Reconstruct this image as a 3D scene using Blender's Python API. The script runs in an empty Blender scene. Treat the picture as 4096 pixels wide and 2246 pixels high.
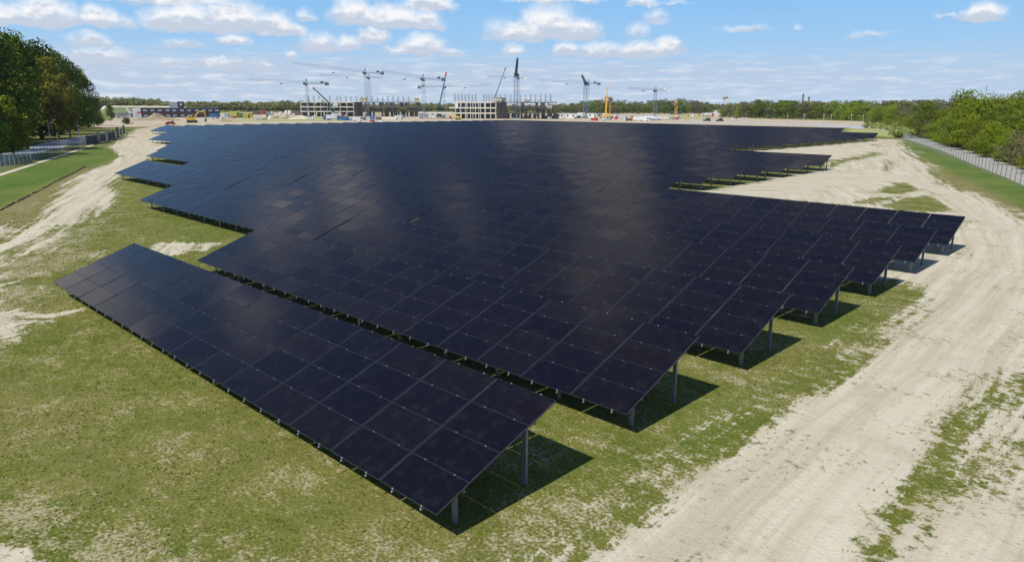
import bpy, math, random
import numpy as np
from mathutils import Vector, Matrix

R_ = math.radians
rnd = random.Random(11)
scene = bpy.context.scene
COL = scene.collection

# ------------------------------------------------------------------ camera, sky, sun, exposure
F_PX, CAM_H = 2813.8, 9.344
YAW, PITCH, ROLL = 2.33481, -0.244332, 0.0042294
_f = np.array([math.cos(PITCH)*math.cos(YAW), math.cos(PITCH)*math.sin(YAW), math.sin(PITCH)])
_r0 = np.array([math.sin(YAW), -math.cos(YAW), 0.0]); _u0 = np.cross(_r0, _f)
_r = math.cos(ROLL)*_r0 + math.sin(ROLL)*_u0
_u = -math.sin(ROLL)*_r0 + math.cos(ROLL)*_u0
cam_d = bpy.data.cameras.new('camera'); cam = bpy.data.objects.new('camera', cam_d); COL.objects.link(cam)
cam_d.sensor_width = 36.0; cam_d.lens = F_PX/4096*36.0
cam_d.clip_start = 0.5; cam_d.clip_end = 30000
M = Matrix(((_r[0], _u[0], -_f[0], 0), (_r[1], _u[1], -_f[1], 0), (_r[2], _u[2], -_f[2], CAM_H), (0, 0, 0, 1)))
cam.matrix_world = M
scene.camera = cam

SUN_AZ, SUN_EL = R_(268.6), R_(53.1)
sun_d = bpy.data.lights.new('sun', 'SUN'); sun_d.energy = 5.0; sun_d.angle = R_(0.53); sun_d.color = (1.0, 0.955, 0.885)
sun = bpy.data.objects.new('sun', sun_d); COL.objects.link(sun)
_sd = Vector((math.cos(SUN_EL)*math.cos(SUN_AZ), math.cos(SUN_EL)*math.sin(SUN_AZ), math.sin(SUN_EL)))
sun.rotation_euler = _sd.to_track_quat('Z', 'Y').to_euler(); sun.location = (0, -50, 80)

scene.view_settings.view_transform = 'Standard'
scene.view_settings.look = 'None'
scene.view_settings.exposure = 0.0
scene.view_settings.gamma = 1.0
scene.render.engine = 'CYCLES'
scene.cycles.max_bounces = 6; scene.cycles.diffuse_bounces = 2
scene.cycles.transparent_max_bounces = 16
scene.cycles.use_denoising = True


class NT:
    """short hand for building node trees"""
    def __init__(s, tree):
        s.t = tree; tree.nodes.clear()
    def n(s, typ, **kw):
        nd = s.t.nodes.new(typ)
        for k, v in kw.items():
            setattr(nd, k, v)
        return nd
    def put(s, sock, v):
        if v is None: return
        if isinstance(v, bpy.types.NodeSocket): s.t.links.new(v, sock)
        else: sock.default_value = v
    def math(s, op, a, b=None, c=None, clamp=False):
        nd = s.n('ShaderNodeMath', operation=op, use_clamp=clamp)
        for i, v in enumerate((a, b, c)): s.put(nd.inputs[i], v)
        return nd.outputs[0]
    def vm(s, op, a, b=None, c=None):
        nd = s.n('ShaderNodeVectorMath', operation=op)
        for i, v in enumerate((a, b, c)): s.put(nd.inputs[i], v)
        return nd.outputs['Value'] if op in ('LENGTH', 'DOT_PRODUCT', 'DISTANCE') else nd.outputs[0]
    def noise(s, vec, scale, detail=3.0, rough=0.55, out='Fac', dist=0.0):
        nd = s.n('ShaderNodeTexNoise')
        s.put(nd.inputs['Vector'], vec); nd.inputs['Scale'].default_value = scale
        nd.inputs['Detail'].default_value = detail; nd.inputs['Roughness'].default_value = rough
        nd.inputs['Distortion'].default_value = dist
        return nd.outputs[out]
    def mix(s, fac, a, b, mode='MIX'):
        nd = s.n('ShaderNodeMix', data_type='RGBA', blend_type=mode)
        s.put(nd.inputs[0], fac); s.put(nd.inputs[6], a); s.put(nd.inputs[7], b)
        return nd.outputs[2]
    def fmix(s, fac, a, b):
        nd = s.n('ShaderNodeMix', data_type='FLOAT')
        s.put(nd.inputs[0], fac); s.put(nd.inputs[2], a); s.put(nd.inputs[3], b)
        return nd.outputs[0]
    def rng(s, v, a, b, c=0.0, d=1.0, smooth=True):
        nd = s.n('ShaderNodeMapRange', interpolation_type='SMOOTHSTEP' if smooth else 'LINEAR')
        s.put(nd.inputs[0], v)
        for i, x in enumerate((a, b, c, d)): s.put(nd.inputs[1+i], x)
        return nd.outputs[0]
    def comb(s, x, y, z=0.0):
        nd = s.n('ShaderNodeCombineXYZ')
        for i, v in enumerate((x, y, z)): s.put(nd.inputs[i], v)
        return nd.outputs[0]
    def sep(s, v):
        nd = s.n('ShaderNodeSeparateXYZ'); s.put(nd.inputs[0], v); return nd.outputs


def rgb(r, g, b): return (r, g, b, 1.0)


# photo pixel (4096 x 2246) -> direction; ranges are horizontal metres on the ground
def ray(px, py):
    d = _f + _r*(px-2048)/F_PX + _u*(1123-py)/F_PX
    return d/math.hypot(d[0], d[1])
def ground_range(px, py): return -CAM_H/ray(px, py)[2]
def G(px, py, z=0.0):
    d = ray(px, py); t = (z-CAM_H)/d[2]
    return (d[0]*t, d[1]*t)
def height_at(px, py, rng): return CAM_H + ray(px, py)[2]*rng
def at_range(px, rng, py=421):
    d = ray(px, py); return (d[0]*rng, d[1]*rng)
def bearing(px):
    d = ray(px, 421); return math.atan2(d[1], d[0])
def px_w(n, rng): return n*rng/F_PX          # metres that n photo pixels cover at that range

# ------------------------------------------------------------------ the sky: Nishita plus clouds laid on the dome of directions
CLOUDS = [  # centre x, base y (photo pixels standing for bearings and elevations), half width, height above base, opacity
    (40, 103, 95, 62, 1), (190, 105, 105, 92, 1), (385, 104, 72, 66, 1), (505, 118, 50, 50, .5),
    (730, 122, 135, 92, 1), (940, 132, 130, 112, 1), (1090, 142, 85, 85, 1), (1165, 142, 68, 46, .95), (660, 112, 65, 62, .9),
    (365, 186, 75, 46, .75), (720, 195, 95, 30, .6), (930, 178, 64, 36, .75), (430, 255, 115, 54, .8), (330, 232, 60, 34, .6),
    (690, 270, 90, 36, .6), (880, 276, 110, 40, .85), (1060, 288, 70, 36, .7), (1228, 82, 38, 46, .6),
    (1420, 100, 95, 95, 1), (1560, 112, 150, 82, 1), (1700, 118, 72, 64, 1), (1720, 46, 105, 70, .95),
    (1280, 208, 95, 70, .85), (1390, 205, 65, 58, .85), (1160, 234, 32, 28, .8), (1495, 180, 64, 72, 1),
    (1690, 216, 95, 72, 1), (1600, 216, 70, 28, .8), (1810, 226, 60, 30, .7),
    (2190, 158, 125, 130, 1), (2310, 164, 95, 78, 1), (2090, 168, 110, 80, .9), (1985, 170, 60, 90, .55), (2060, 220, 60, 40, .7),
    (2265, 222, 52, 50, .9), (2400, 228, 110, 52, .9), (2560, 232, 120, 60, .95), (2665, 224, 64, 72, 1),
    (2550, 150, 44, 60, .5), (2618, 92, 52, 52, .6), (2970, 130, 100, 26, .55), (3195, 118, 24, 26, .4),
    (3470, 154, 85, 24, .45), (3920, 88, 72, 58, 1), (3800, 66, 40, 14, .5), (4010, 84, 35, 14, .4),
    (700, 22, 240, 60, .75), (2220, 12, 170, 40, .8), (2580, 24, 70, 44, .6), (120, 20, 140, 20, .3), (2700, 18, 60, 20, .3),
    (60, 262, 70, 30, .5), (2900, 262, 160, 14, .35),
]
UPPER = [  # azimuth, elevation, half widths (degrees), opacity
    (136.5, 37.5, 5.2, 11, .82), (142.5, 43, 5, 5, .7), (118, 39.5, 6, 4, .6), (126.5, 38, 3.4, 4.5, .6), (157.5, 26, 4.5, 4.5, .75), (163.5, 24.5, 3.5, 3.2, .8),
    (180.5, 17.5, 8, 8, 1.6), (170.5, 28, 3.2, 3.6, .8), (150, 32, 2.5, 4, .45), (141, 28, 4, 4, .5)]
world = bpy.data.worlds.new('World'); scene.world = world; world.use_nodes = True
def build_world():
    N = NT(world.node_tree)
    sky = N.n('ShaderNodeTexSky', sky_type='NISHITA', sun_disc=False, sun_elevation=SUN_EL, sun_rotation=R_(180), altitude=50, air_density=1.0, dust_density=0.35, ozone_density=2.2)
    d = N.vm('NORMALIZE', N.n('ShaderNodeTexCoord').outputs['Generated'])
    s = N.sep(d)
    az = N.math('ARCTAN2', s[1], s[0]); el = N.math('ARCSINE', s[2])
    p0 = N.comb(az, el, 0)
    # billowing edges: two sizes of warp
    w1 = N.vm('SUBTRACT', N.noise(p0, 48, 3, .55, 'Color'), (.5, .5, .5))
    w2 = N.vm('SUBTRACT', N.noise(p0, 130, 4, .6, 'Color'), (.5, .5, .5))
    p = N.vm('MULTIPLY_ADD', w1, (.034, .016, 0), p0)
    p = N.vm('MULTIPLY_ADD', w2, (.012, .0075, 0), p)
    best = num = den = None
    for cx, by, hw, hh, op in CLOUDS:
        dd = ray(cx, by); a0 = math.atan2(dd[1], dd[0]); e0 = math.atan(dd[2])
        w = hw*1.22/F_PX; h = hh*1.05/F_PX
        q = N.vm('MULTIPLY_ADD', p, (1/w, 1/h, 0), (-a0/w, -(e0/h)-0.14, 0))
        y = N.sep(q)[1]
        q = N.vm('MAXIMUM', q, N.vm('MULTIPLY', q, (1, -4.0, 0)))
        v = N.math('MULTIPLY_ADD', N.vm('LENGTH', q), -op, op)
        vp = N.math('MAXIMUM', v, .0005)
        best = v if best is None else N.math('SMOOTH_MAX', best, v, .10)
        num = N.math('MULTIPLY', vp, y) if num is None else N.math('MULTIPLY_ADD', vp, y, num)
        den = vp if den is None else N.math('ADD', den, vp)
    hgt = N.math('DIVIDE', num, den)
    dens = N.rng(best, -.02, .58)
    fine = N.noise(N.comb(az, N.math('MULTIPLY', el, 1.6)), 70, 5, .55)
    dens = N.math('MULTIPLY', dens, N.rng(fine, .1, .45, .72, 1.0))
    relief = N.noise(N.comb(az, N.math('MULTIPLY', el, 1.5)), 40, 4, .55)
    relief2 = N.noise(N.comb(N.math('ADD', az, .004), N.math('MULTIPLY', N.math('ADD', el, .0075), 1.5)), 40, 4, .55)
    lit = N.math('SUBTRACT', relief, relief2)
    lit = N.rng(N.math('MULTIPLY_ADD', lit, 1.1, N.math('MULTIPLY_ADD', best, -.12, hgt)), .02, .52)
    ccol = N.mix(lit, rgb(7.2, 8.1, 9.7), rgb(12.2, 12.2, 12.4))
    # thin layered cloud low down, broken up along the horizon
    band = N.noise(N.comb(N.math('MULTIPLY', az, 1.0), N.math('MULTIPLY', el, 8.5)), 17, 6, .6)
    azr = N.rng(az, 1.7, 2.55, .74, 1.0)
    top = N.math('MULTIPLY', N.rng(el, .084, .036), N.rng(el, -.01, .012, .75, 1))
    side = N.math('MULTIPLY', N.rng(band, .16, .50), N.math('MULTIPLY', top, azr))
    bright = N.noise(N.comb(N.math('ADD', az, 3.0), N.math('MULTIPLY', el, 7.0)), 23, 5, .6)
    bcol = N.mix(N.rng(bright, .47, .68), rgb(6.6, 7.9, 9.9), rgb(9.8, 10.2, 11.2))
    # higher up: a few broad soft clouds to the north-west (the panels mirror them), scattered ones elsewhere
    pw = N.vm('MULTIPLY_ADD', N.vm('SUBTRACT', N.noise(p0, 9, 4, .6, 'Color'), (.5, .5, .5)), (.16, .16, 0), p0)
    upper = None
    for a_, e_, wa, we, op in UPPER:
        q = N.vm('MULTIPLY_ADD', pw, (1/R_(wa), 1/R_(we), 0), (-a_/wa, -e_/we, 0))
        v = N.math('MULTIPLY_ADD', N.vm('LENGTH', q), -op, op)
        upper = v if upper is None else N.math('MAXIMUM', upper, v)
    upper = N.rng(upper, .0, .55)
    proj = N.vm('DIVIDE', d, N.comb(N.math('ADD', s[2], .12), N.math('ADD', s[2], .12), 1))
    up = N.noise(N.comb(N.sep(proj)[0], N.sep(proj)[1], 3.3), 2.1, 6, .58)
    away = N.rng(N.vm('DOT_PRODUCT', d, (math.cos(R_(142)), math.sin(R_(142)), 0)), .35, .1)
    upd = N.math('MULTIPLY', N.math('MULTIPLY', N.rng(up, .56, .70), away), N.rng(el, .10, .2))
    upd = N.math('MAXIMUM', upd, upper)
    ucol = N.mix(N.rng(N.noise(proj, 3.1, 4, .6), .35, .7), rgb(8.6, 8.4, 8.3), rgb(13.5, 12.6, 11.6))
    hs = N.n('ShaderNodeHueSaturation'); hs.inputs['Saturation'].default_value = 1.0; hs.inputs['Value'].default_value = 1.0
    N.put(hs.inputs['Color'], sky.outputs[0])
    base = N.mix(1.0, hs.outputs[0], rgb(.86, .98, 1.22), 'MULTIPLY')
    air = N.mix(N.rng(el, .0, .14, smooth=False), rgb(6.0, 8.8, 11.6), rgb(3.3, 6.9, 11.5))
    air = N.mix(N.rng(el, .14, .45, smooth=False), air, rgb(1.05, 2.1, 4.6))
    air = N.mix(N.rng(el, .5, 1.2, smooth=False), air, rgb(.7, 1.5, 3.6))
    base = N.mix(N.rng(el, .05, .8, .92, .8), base, air)
    c = N.mix(N.math('MULTIPLY', upd, .85), base, ucol)
    c = N.mix(N.math('MULTIPLY', side, .92), c, bcol)
    c = N.mix(dens, c, ccol)
    bg = N.n('ShaderNodeBackground'); N.put(bg.inputs[0], c); bg.inputs[1].default_value = 0.080
    out = N.n('ShaderNodeOutputWorld'); N.t.links.new(bg.outputs[0], out.inputs[0])
build_world()
world.cycles.sampling_method = 'MANUAL'; world.cycles.sample_map_resolution = 512

# ------------------------------------------------------------------ helpers: tags, meshes, materials
def tag(o, label=None, cat=None, group=None, kind=None):
    if label: o['label'] = label
    if cat: o['category'] = cat
    if group: o['group'] = group
    if kind: o['kind'] = kind
    return o
def empty(name, loc=(0, 0, 0), rz=0.0):
    o = bpy.data.objects.new(name, None); COL.objects.link(o)
    o.location = loc; o.rotation_euler = (0, 0, rz); o.empty_display_size = 0.3
    return o
def link(name, me, parent=None, loc=(0, 0, 0), rot=(0, 0, 0), scl=(1, 1, 1)):
    o = bpy.data.objects.new(name, me); COL.objects.link(o)
    if parent: o.parent = parent
    o.location = loc; o.rotation_euler = rot; o.scale = scl
    return o
def copy_tree(o, parent=None):
    c = o.copy(); COL.objects.link(c)
    if parent: c.parent = parent
    for ch in o.children: copy_tree(ch, c)
    return c

class MB:
    """collects shapes into one mesh"""
    def __init__(s): s.v, s.f, s.m = [], [], []
    def add(s, vs, fs, m=0):
        b = len(s.v); s.v += [tuple(x) for x in vs]; s.f += [tuple(b+i for i in f) for f in fs]; s.m += [m]*len(fs)
        return s
    def box(s, c, d, m=0, rz=0.0, taper=1.0):
        x, y, z = d[0]/2, d[1]/2, d[2]/2; cs, sn = math.cos(rz), math.sin(rz)
        vs = []
        for k, zz in ((1.0, -z), (taper, z)):
            for a, b in ((-x, -y), (x, -y), (x, y), (-x, y)):
                a *= k; b *= k
                vs.append((c[0]+a*cs-b*sn, c[1]+a*sn+b*cs, c[2]+zz))
        return s.add(vs, [(3, 2, 1, 0), (4, 5, 6, 7), (0, 1, 5, 4), (1, 2, 6, 5), (2, 3, 7, 6), (3, 0, 4, 7)], m)
    def bar(s, a, b, w, m=0, w2=None):
        a, b = Vector(a), Vector(b); t = (b-a)
        if t.length < 1e-6: return s
        t.normalize(); up = Vector((0, 0, 1)) if abs(t.z) < .95 else Vector((1, 0, 0))
        r = t.cross(up).normalized(); u = r.cross(t); w2 = w if w2 is None else w2
        vs = [p+r*i*k/2+u*j*k/2 for p, k in ((a, w), (b, w2)) for i, j in ((-1, -1), (1, -1), (1, 1), (-1, 1))]
        return s.add(vs, [(0, 1, 2, 3), (7, 6, 5, 4), (0, 4, 5, 1), (1, 5, 6, 2), (2, 6, 7, 3), (3, 7, 4, 0)], m)
    def tube(s, a, b, r, m=0, n=10, r2=None, caps=True):
        a, b = Vector(a), Vector(b); t = (b-a).normalized(); up = Vector((0, 0, 1)) if abs(t.z) < .95 else Vector((1, 0, 0))
        x = t.cross(up).normalized(); y = t.cross(x); r2 = r if r2 is None else r2
        vs = [p+(x*math.cos(2*math.pi*i/n)+y*math.sin(2*math.pi*i/n))*k for p, k in ((a, r), (b, r2)) for i in range(n)]
        fs = [(i, (i+1) % n, n+(i+1) % n, n+i) for i in range(n)]
        if caps: fs += [tuple(range(n))[::-1], tuple(range(n, 2*n))]
        return s.add(vs, fs, m)
    def prism(s, pts, y0, y1, m=0):
        """outline in x-z pulled along y"""
        n = len(pts); vs = [(p[0], y0, p[1]) for p in pts]+[(p[0], y1, p[1]) for p in pts]
        return s.add(vs, [tuple(range(n)), tuple(range(n, 2*n))[::-1]]+[(i+n, (i+1) % n+n, (i+1) % n, i) for i in range(n)], m)
    def blob(s, c, r, m=0, n=10, k=6, jit=0.0, rn=None):
        vs = [(c[0], c[1], c[2]+r[2])]
        for j in range(1, k):
            th = math.pi*j/k
            for i in range(n):
                q = 1+(rn.uniform(-jit, jit) if rn else 0); ph = 2*math.pi*i/n
                vs.append((c[0]+r[0]*q*math.sin(th)*math.cos(ph), c[1]+r[1]*q*math.sin(th)*math.sin(ph), c[2]+r[2]*q*math.cos(th)))
        vs.append((c[0], c[1], c[2]-r[2])); L = len(vs)-1
        fs = [(0, 1+i, 1+(i+1) % n) for i in range(n)]
        for j in range(k-2):
            fs += [(1+j*n+i, 1+(j+1)*n+i, 1+(j+1)*n+(i+1) % n, 1+j*n+(i+1) % n) for i in range(n)]
        fs += [(L, 1+(k-2)*n+(i+1) % n, 1+(k-2)*n+i) for i in range(n)]
        return s.add(vs, fs, m)
    def mesh(s, name, *mats, smooth=False):
        me = bpy.data.meshes.new(name); me.from_pydata(s.v, [], s.f)
        for m in mats: me.materials.append(m)
        if len(mats) > 1: me.polygons.foreach_set('material_index', s.m)
        if smooth: me.polygons.foreach_set('use_smooth', [True]*len(s.f))
        me.update(); return me

def sheet(name, pts, z, mat):
    """flat sheet (structure) through world points"""
    me = bpy.data.meshes.new(name); me.from_pydata([(p[0], p[1], z) for p in pts], [], [tuple(range(len(pts)))])
    me.materials.append(mat); me.update()
    if me.polygons[0].normal.z < 0: me.flip_normals()
    return tag(link(name, me), kind='structure')

_mats = {}
def mat(name, col, rough=0.6, metal=0.0, var=0.12, scale=3.0, spec=0.5):
    if name in _mats: return _mats[name]
    m = bpy.data.materials.new(name); m.use_nodes = True; N = NT(m.node_tree)
    b = N.n('ShaderNodeBsdfPrincipled'); o = N.n('ShaderNodeOutputMaterial'); N.t.links.new(b.outputs[0], o.inputs[0])
    nz = N.noise(N.n('ShaderNodeTexCoord').outputs['Object'], scale, 4, .6)
    c = N.mix(N.rng(nz, .25, .75), rgb(*[x*(1-var) for x in col]), rgb(*[min(1, x*(1+var)) for x in col]))
    N.put(b.inputs['Base Color'], c); b.inputs['Roughness'].default_value = rough; b.inputs['Metallic'].default_value = metal
    b.inputs['Specular IOR Level'].default_value = spec
    _mats[name] = m; return m

GALV = mat('galvanised_steel', (.20, .235, .28), .5, .45, .2, 9)
RAIL = mat('aluminium_rail', (.13, .135, .155), .5, .4, .1, 9)
CLAMP = mat('bright_clamp', (.36, .37, .40), .4, .3, .1, 9)
FRAME = mat('panel_frame', (.055, .06, .08), .42, .5, .15, 9)

def panel_material():
    m = bpy.data.materials.new('solar_glass'); m.use_nodes = True; N = NT(m.node_tree)
    geo = N.n('ShaderNodeNewGeometry'); oi = N.n('ShaderNodeObjectInfo'); uv = N.n('ShaderNodeUVMap')
    r = N.math('FRACT', N.math('ADD', geo.outputs['Random Per Island'], N.math('MULTIPLY', oi.outputs['Random'], 7.31)))
    r2 = N.math('FRACT', N.math('MULTIPLY', r, 13.7))
    u = N.sep(uv.outputs[0])
    # half-cut cells: 12 x 12 per module with hair-fine light joints
    fx = N.math('ABSOLUTE', N.math('SUBTRACT', N.math('FRACT', N.math('MULTIPLY', u[0], 12)), .5))
    fy = N.math('ABSOLUTE', N.math('SUBTRACT', N.math('FRACT', N.math('MULTIPLY', u[1], 6)), .5))
    joint = N.math('MAXIMUM', N.rng(fx, .46, .5), N.rng(fy, .455, .5))
    bus = N.rng(N.math('ABSOLUTE', N.math('SUBTRACT', N.math('FRACT', N.math('MULTIPLY', u[1], 54)), .5)), .3, .5)
    cell = N.mix(r, rgb(.0038, .0040, .0085), rgb(.0066, .0056, .0080))
    cell = N.mix(N.math('MULTIPLY', joint, .5), cell, rgb(.012, .012, .018))
    cell = N.mix(N.math('MULTIPLY', bus, .25), cell, rgb(.012, .012, .019))
    dust = N.noise(N.comb(N.math('MULTIPLY', u[0], 2.0), u[1], r), 3.0, 5, .6)
    cell = N.mix(N.math('MULTIPLY', N.rng(dust, .45, .8), .07), cell, rgb(.12, .11, .10))
    b = N.n('ShaderNodeBsdfPrincipled'); o = N.n('ShaderNodeOutputMaterial'); N.t.links.new(b.outputs[0], o.inputs[0])
    N.put(b.inputs['Base Color'], cell)
    N.put(b.inputs['Roughness'], N.rng(r2, 0, 1, .10, .19, False))
    b.inputs['IOR'].default_value = 1.28
    b.inputs['Specular IOR Level'].default_value = .5
    N.put(b.inputs['Specular Tint'], N.mix(r2, rgb(.76, .78, .96), rgb(1.0, .88, .82)))
    return m
GLASS = panel_material()

# ------------------------------------------------------------------ ground
def ground():
    def axis(lo, hi, step0, g):
        a = [0.0]
        while a[-1] < hi: a.append(a[-1]+max(step0, g*abs(a[-1])))
        b = [0.0]
        while b[-1] > lo: b.append(b[-1]-max(step0, g*abs(b[-1])))
        return np.array(b[:0:-1]+a)
    xs = axis(-2800, 900, .36, .0115); ys = axis(-900, 3200, .36, .0115)
    X, Y = np.meshgrid(xs, ys); X = X.ravel(); Y = Y.ravel(); nx, ny = len(xs), len(ys)

    def sdist(poly):
        """signed distance (inside positive) to a world polygon, for the vertices near it; elsewhere a large negative"""
        P = np.array(poly); out = np.full(X.shape, -1e3)
        mrg = 15 + .05*np.hypot(P[:, 0], P[:, 1]).max()
        idx = np.where((X > P[:, 0].min()-mrg) & (X < P[:, 0].max()+mrg) & (Y > P[:, 1].min()-mrg) & (Y < P[:, 1].max()+mrg))[0]
        x, y = X[idx], Y[idx]; ins = np.zeros(len(idx), bool); dd = np.full(len(idx), 1e9)
        for i in range(len(P)):
            x1, y1 = P[i]; x2, y2 = P[(i+1) % len(P)]
            c = ((y1 > y) != (y2 > y)); xi = (x2-x1)*(y-y1)/((y2-y1) if abs(y2-y1) > 1e-9 else 1e-9)+x1
            ins ^= c & (x < xi)
            L = (x2-x1)**2+(y2-y1)**2; t = np.clip(((x-x1)*(x2-x1)+(y-y1)*(y2-y1))/max(L, 1e-9), 0, 1)
            dd = np.minimum(dd, np.hypot(x-x1-t*(x2-x1), y-y1-t*(y2-y1)))
        out[idx] = np.where(ins, dd, -dd); return out
    dist = np.hypot(X, Y)
    def paint(cur, poly, level=1.0, soft=1.0, sub=False, px=True):
        P = [G(*p) for p in poly] if px else poly
        s = sdist(P); sf = soft*(0.6+dist*.012)
        m = np.clip(.5+s/(2*sf), 0, 1)
        return np.minimum(cur, 1-m*level) if sub else np.maximum(cur, m*level)

    sand = np.zeros(X.shape)
    track = [(2160, 2300), (2418, 2185), (2523, 2134), (2600, 2060), (2700, 1960), (2798, 1912), (2914, 1817), (2998, 1732), (3072, 1685), (3251, 1590),
             (3336, 1545), (3430, 1478), (3440, 1430), (3529, 1352), (3600, 1290), (3668, 1240), (3712, 1185), (3690, 1150), (3600, 1122), (3520, 1105), (3540, 1050), (3640, 1000), (3760, 930), (3863, 885),
             (3700, 868), (3380, 818), (2760, 768), (2850, 758), (2960, 742), (3060, 722), (3150, 706), (3240, 690), (3330, 664), (3338, 640), (2920, 612), (2930, 606), (3100, 597), (3330, 579),
             (3515, 556), (3598, 558), (3601, 578), (3643, 608), (3663, 638), (3726, 661), (3714, 688), (3768, 733), (3827, 757), (3901, 771), (3964, 801), (4096, 880), (4400, 1010), (4400, 1420),
             (4096, 1490), (3950, 1537), (3935, 1600), (3840, 1680), (3721, 1801), (3642, 1896), (3568, 1991), (3521, 2060), (3400, 2300)]
    sand = paint(sand, track, 1, 1.5)
    sand = paint(sand, [(3500, 2080), (3640, 2015), (3760, 1985), (3850, 1975), (3990, 1880), (4100, 1790), (4400, 1800), (4400, 2400), (3380, 2400)], .80, 1.6)
    sand = paint(sand, [(1700, 2330), (2160, 2160), (2480, 1960), (2660, 1800), (2800, 1720), (2960, 1640), (3080, 1590), (3250, 1480), (3330, 1400), (3460, 1290), (3560, 1235), (3668, 1200), (3668, 1260), (3529, 1370), (3441, 1470), (3336, 1560), (3072, 1700), (2914, 1830), (2700, 1970), (2418, 2200), (2300, 2330)], .60, 1.8)
    sand = paint(sand, [(3400, 2300), (3521, 2040), (3642, 1880), (3721, 1790), (3840, 1670), (3935, 1590), (3960, 1530), (4400, 1480), (4400, 1860), (4100, 1800), (3990, 1890), (3760, 1990), (3530, 2080)], .55, 1.2)
    for isl, lv in (([(3560, 835), (3700, 852), (3820, 846), (3768, 801), (3724, 778), (3628, 790), (3509, 821)], .9),
                    ([(3398, 812), (3470, 790), (3605, 784), (3589, 797), (3489, 820)], .85),
                    ([(3493, 770), (3589, 728), (3640, 730), (3688, 762), (3609, 776)], .9),
                    ([(3541, 636), (3569, 642), (3571, 674), (3545, 684), (3530, 655)], .85),
                    ([(3318, 640), (3430, 623), (3489, 605), (3549, 619), (3470, 634), (3390, 650), (3350, 656)], .8),
                    ([(3460, 582), (3513, 570), (3515, 588)], .75),
                    ([(3770, 990), (3860, 1000), (3900, 1040), (3850, 1040), (3790, 1020)], .6),
                    ([(3650, 720), (3720, 750), (3770, 790), (3740, 790), (3690, 750)], .55),
                    ([(3640, 1010), (3700, 1000), (3680, 1080), (3610, 1110)], .25)):
        sand = paint(sand, isl, lv, .8, sub=True)
    sand = paint(sand, [(625, 512), (549, 511), (437, 591), (489, 623), (437, 654), (378, 678), (300, 715), (490, 700), (580, 642), (596, 627), (690, 592), (760, 570), (650, 545), (720, 530), (650, 518)], 1, .5)
    sand = paint(sand, [(490, 660), (378, 678), (278, 730), (223, 758), (238, 782), (199, 821), (127, 889), (32, 952), (-250, 1040), (-250, 1130), (0, 1062), (99, 965), (199, 905),
                        (310, 905), (380, 855), (420, 825), (470, 775), (452, 738), (500, 700)], .92, 1.3)
    sand = paint(sand, [(-250, 930), (60, 900), (180, 820), (230, 770), (250, 860), (380, 860), (330, 960), (200, 1010), (60, 1060), (160, 1120), (60, 1190), (120, 1250), (-250, 1300)], .53, 2.0)
    sand = paint(sand, [(-250, 1225), (0, 1240), (60, 1245), (95, 1290), (105, 1335), (60, 1362), (0, 1355), (-250, 1345)], .85, .8)
    sand = paint(sand, [(80, 1246), (200, 1254), (342, 1228), (342, 1243), (200, 1271), (80, 1275)], .8, .25)
    sand = paint(sand, [(80, 1284), (230, 1276), (230, 1287), (80, 1300)], .7, .25)
    sand = paint(sand, [(120, 1128), (170, 1118), (200, 1150), (210, 1220), (170, 1250), (140, 1210)], .48, .5)
    sand = paint(sand, [(530, 985), (640, 968), (890, 968), (850, 1000), (656, 1024), (590, 1006)], .68, .5)
    sand = paint(sand, [(300, 1050), (440, 975), (480, 990), (400, 1050)], .5, .5)
    sand = paint(sand, [(-250, 2150), (60, 2180), (175, 2250), (240, 2400), (-250, 2400)], .95, .5)
    # the building site beyond the field
    sand = paint(sand, [(150, 470), (430, 466), (600, 452), (1200, 450), (2900, 452), (3010, 474), (3500, 487), (3560, 497), (3520, 507), (3390, 509), (3260, 530), (2000, 500), (1500, 505), (1000, 520), (676, 530), (612, 512),
                        (545, 508), (430, 512), (340, 500)], 1, .3)
    sand = paint(sand, [(430, 512), (600, 506), (660, 492), (650, 500), (560, 515), (520, 520)], .85, .3, sub=True)
    bare = np.zeros(X.shape)+.40
    bare = paint(bare, [(-250, 1900), (300, 1960), (700, 2080), (1200, 2180), (1700, 2150), (2200, 1960), (2560, 1760), (2750, 1700), (3000, 1560), (3250, 1440), (3440, 1300), (3600, 1160), (3700, 1200), (3500, 1420), (3250, 1600), (2950, 1830), (2500, 2180), (2160, 2400), (-250, 2400)], .84, 2.6)
    bare = paint(bare, [(-250, 950), (300, 900), (480, 780), (520, 830), (420, 980), (420, 1040), (200, 1120), (250, 1250), (100, 1420), (-250, 1500)], .72, 1.5)
    bare = paint(bare, [(2620, 1850), (2780, 1800), (2860, 1830), (2740, 1930), (2640, 1950)], .8, .8)
    bare = paint(bare, [(3440, 2060), (3900, 1560), (4400, 1450), (4400, 2400), (3300, 2400)], .66, 1.5)
    for k in range(7):                                     # worn strips between the rows at the track end
        y0 = 8.634+7.095*k
        bare = paint(bare, [(-11.5, y0+6.0), (-7.2, y0+5.2), (-6.3, y0+6.6), (-11.5, y0+7.2)], .74, .6, px=False)
    lush = np.zeros(X.shape)
    lush = paint(lush, [(-400, 800), (0, 700), (373, 582), (440, 597), (484, 625), (345, 668), (200, 738), (100, 788), (0, 833), (-400, 960)], 1, .5)
    lush = paint(lush, [(4500, 860), (4096, 735), (3886, 648), (3625, 553), (3605, 575), (3720, 640), (3800, 690), (3900, 735), (4096, 830), (4500, 1010)], 1, .8)
    lush = paint(lush, [(2700, 1690), (2880, 1580), (3010, 1580), (2960, 1680), (2760, 1790)], .5, 1)
    lush = paint(lush, [(3230, 1330), (3330, 1260), (3450, 1270), (3420, 1340), (3300, 1370)], .6, .6)
    lush = paint(lush, [(560, 900), (720, 830), (980, 930), (760, 1000)], .35, 1)
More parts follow.
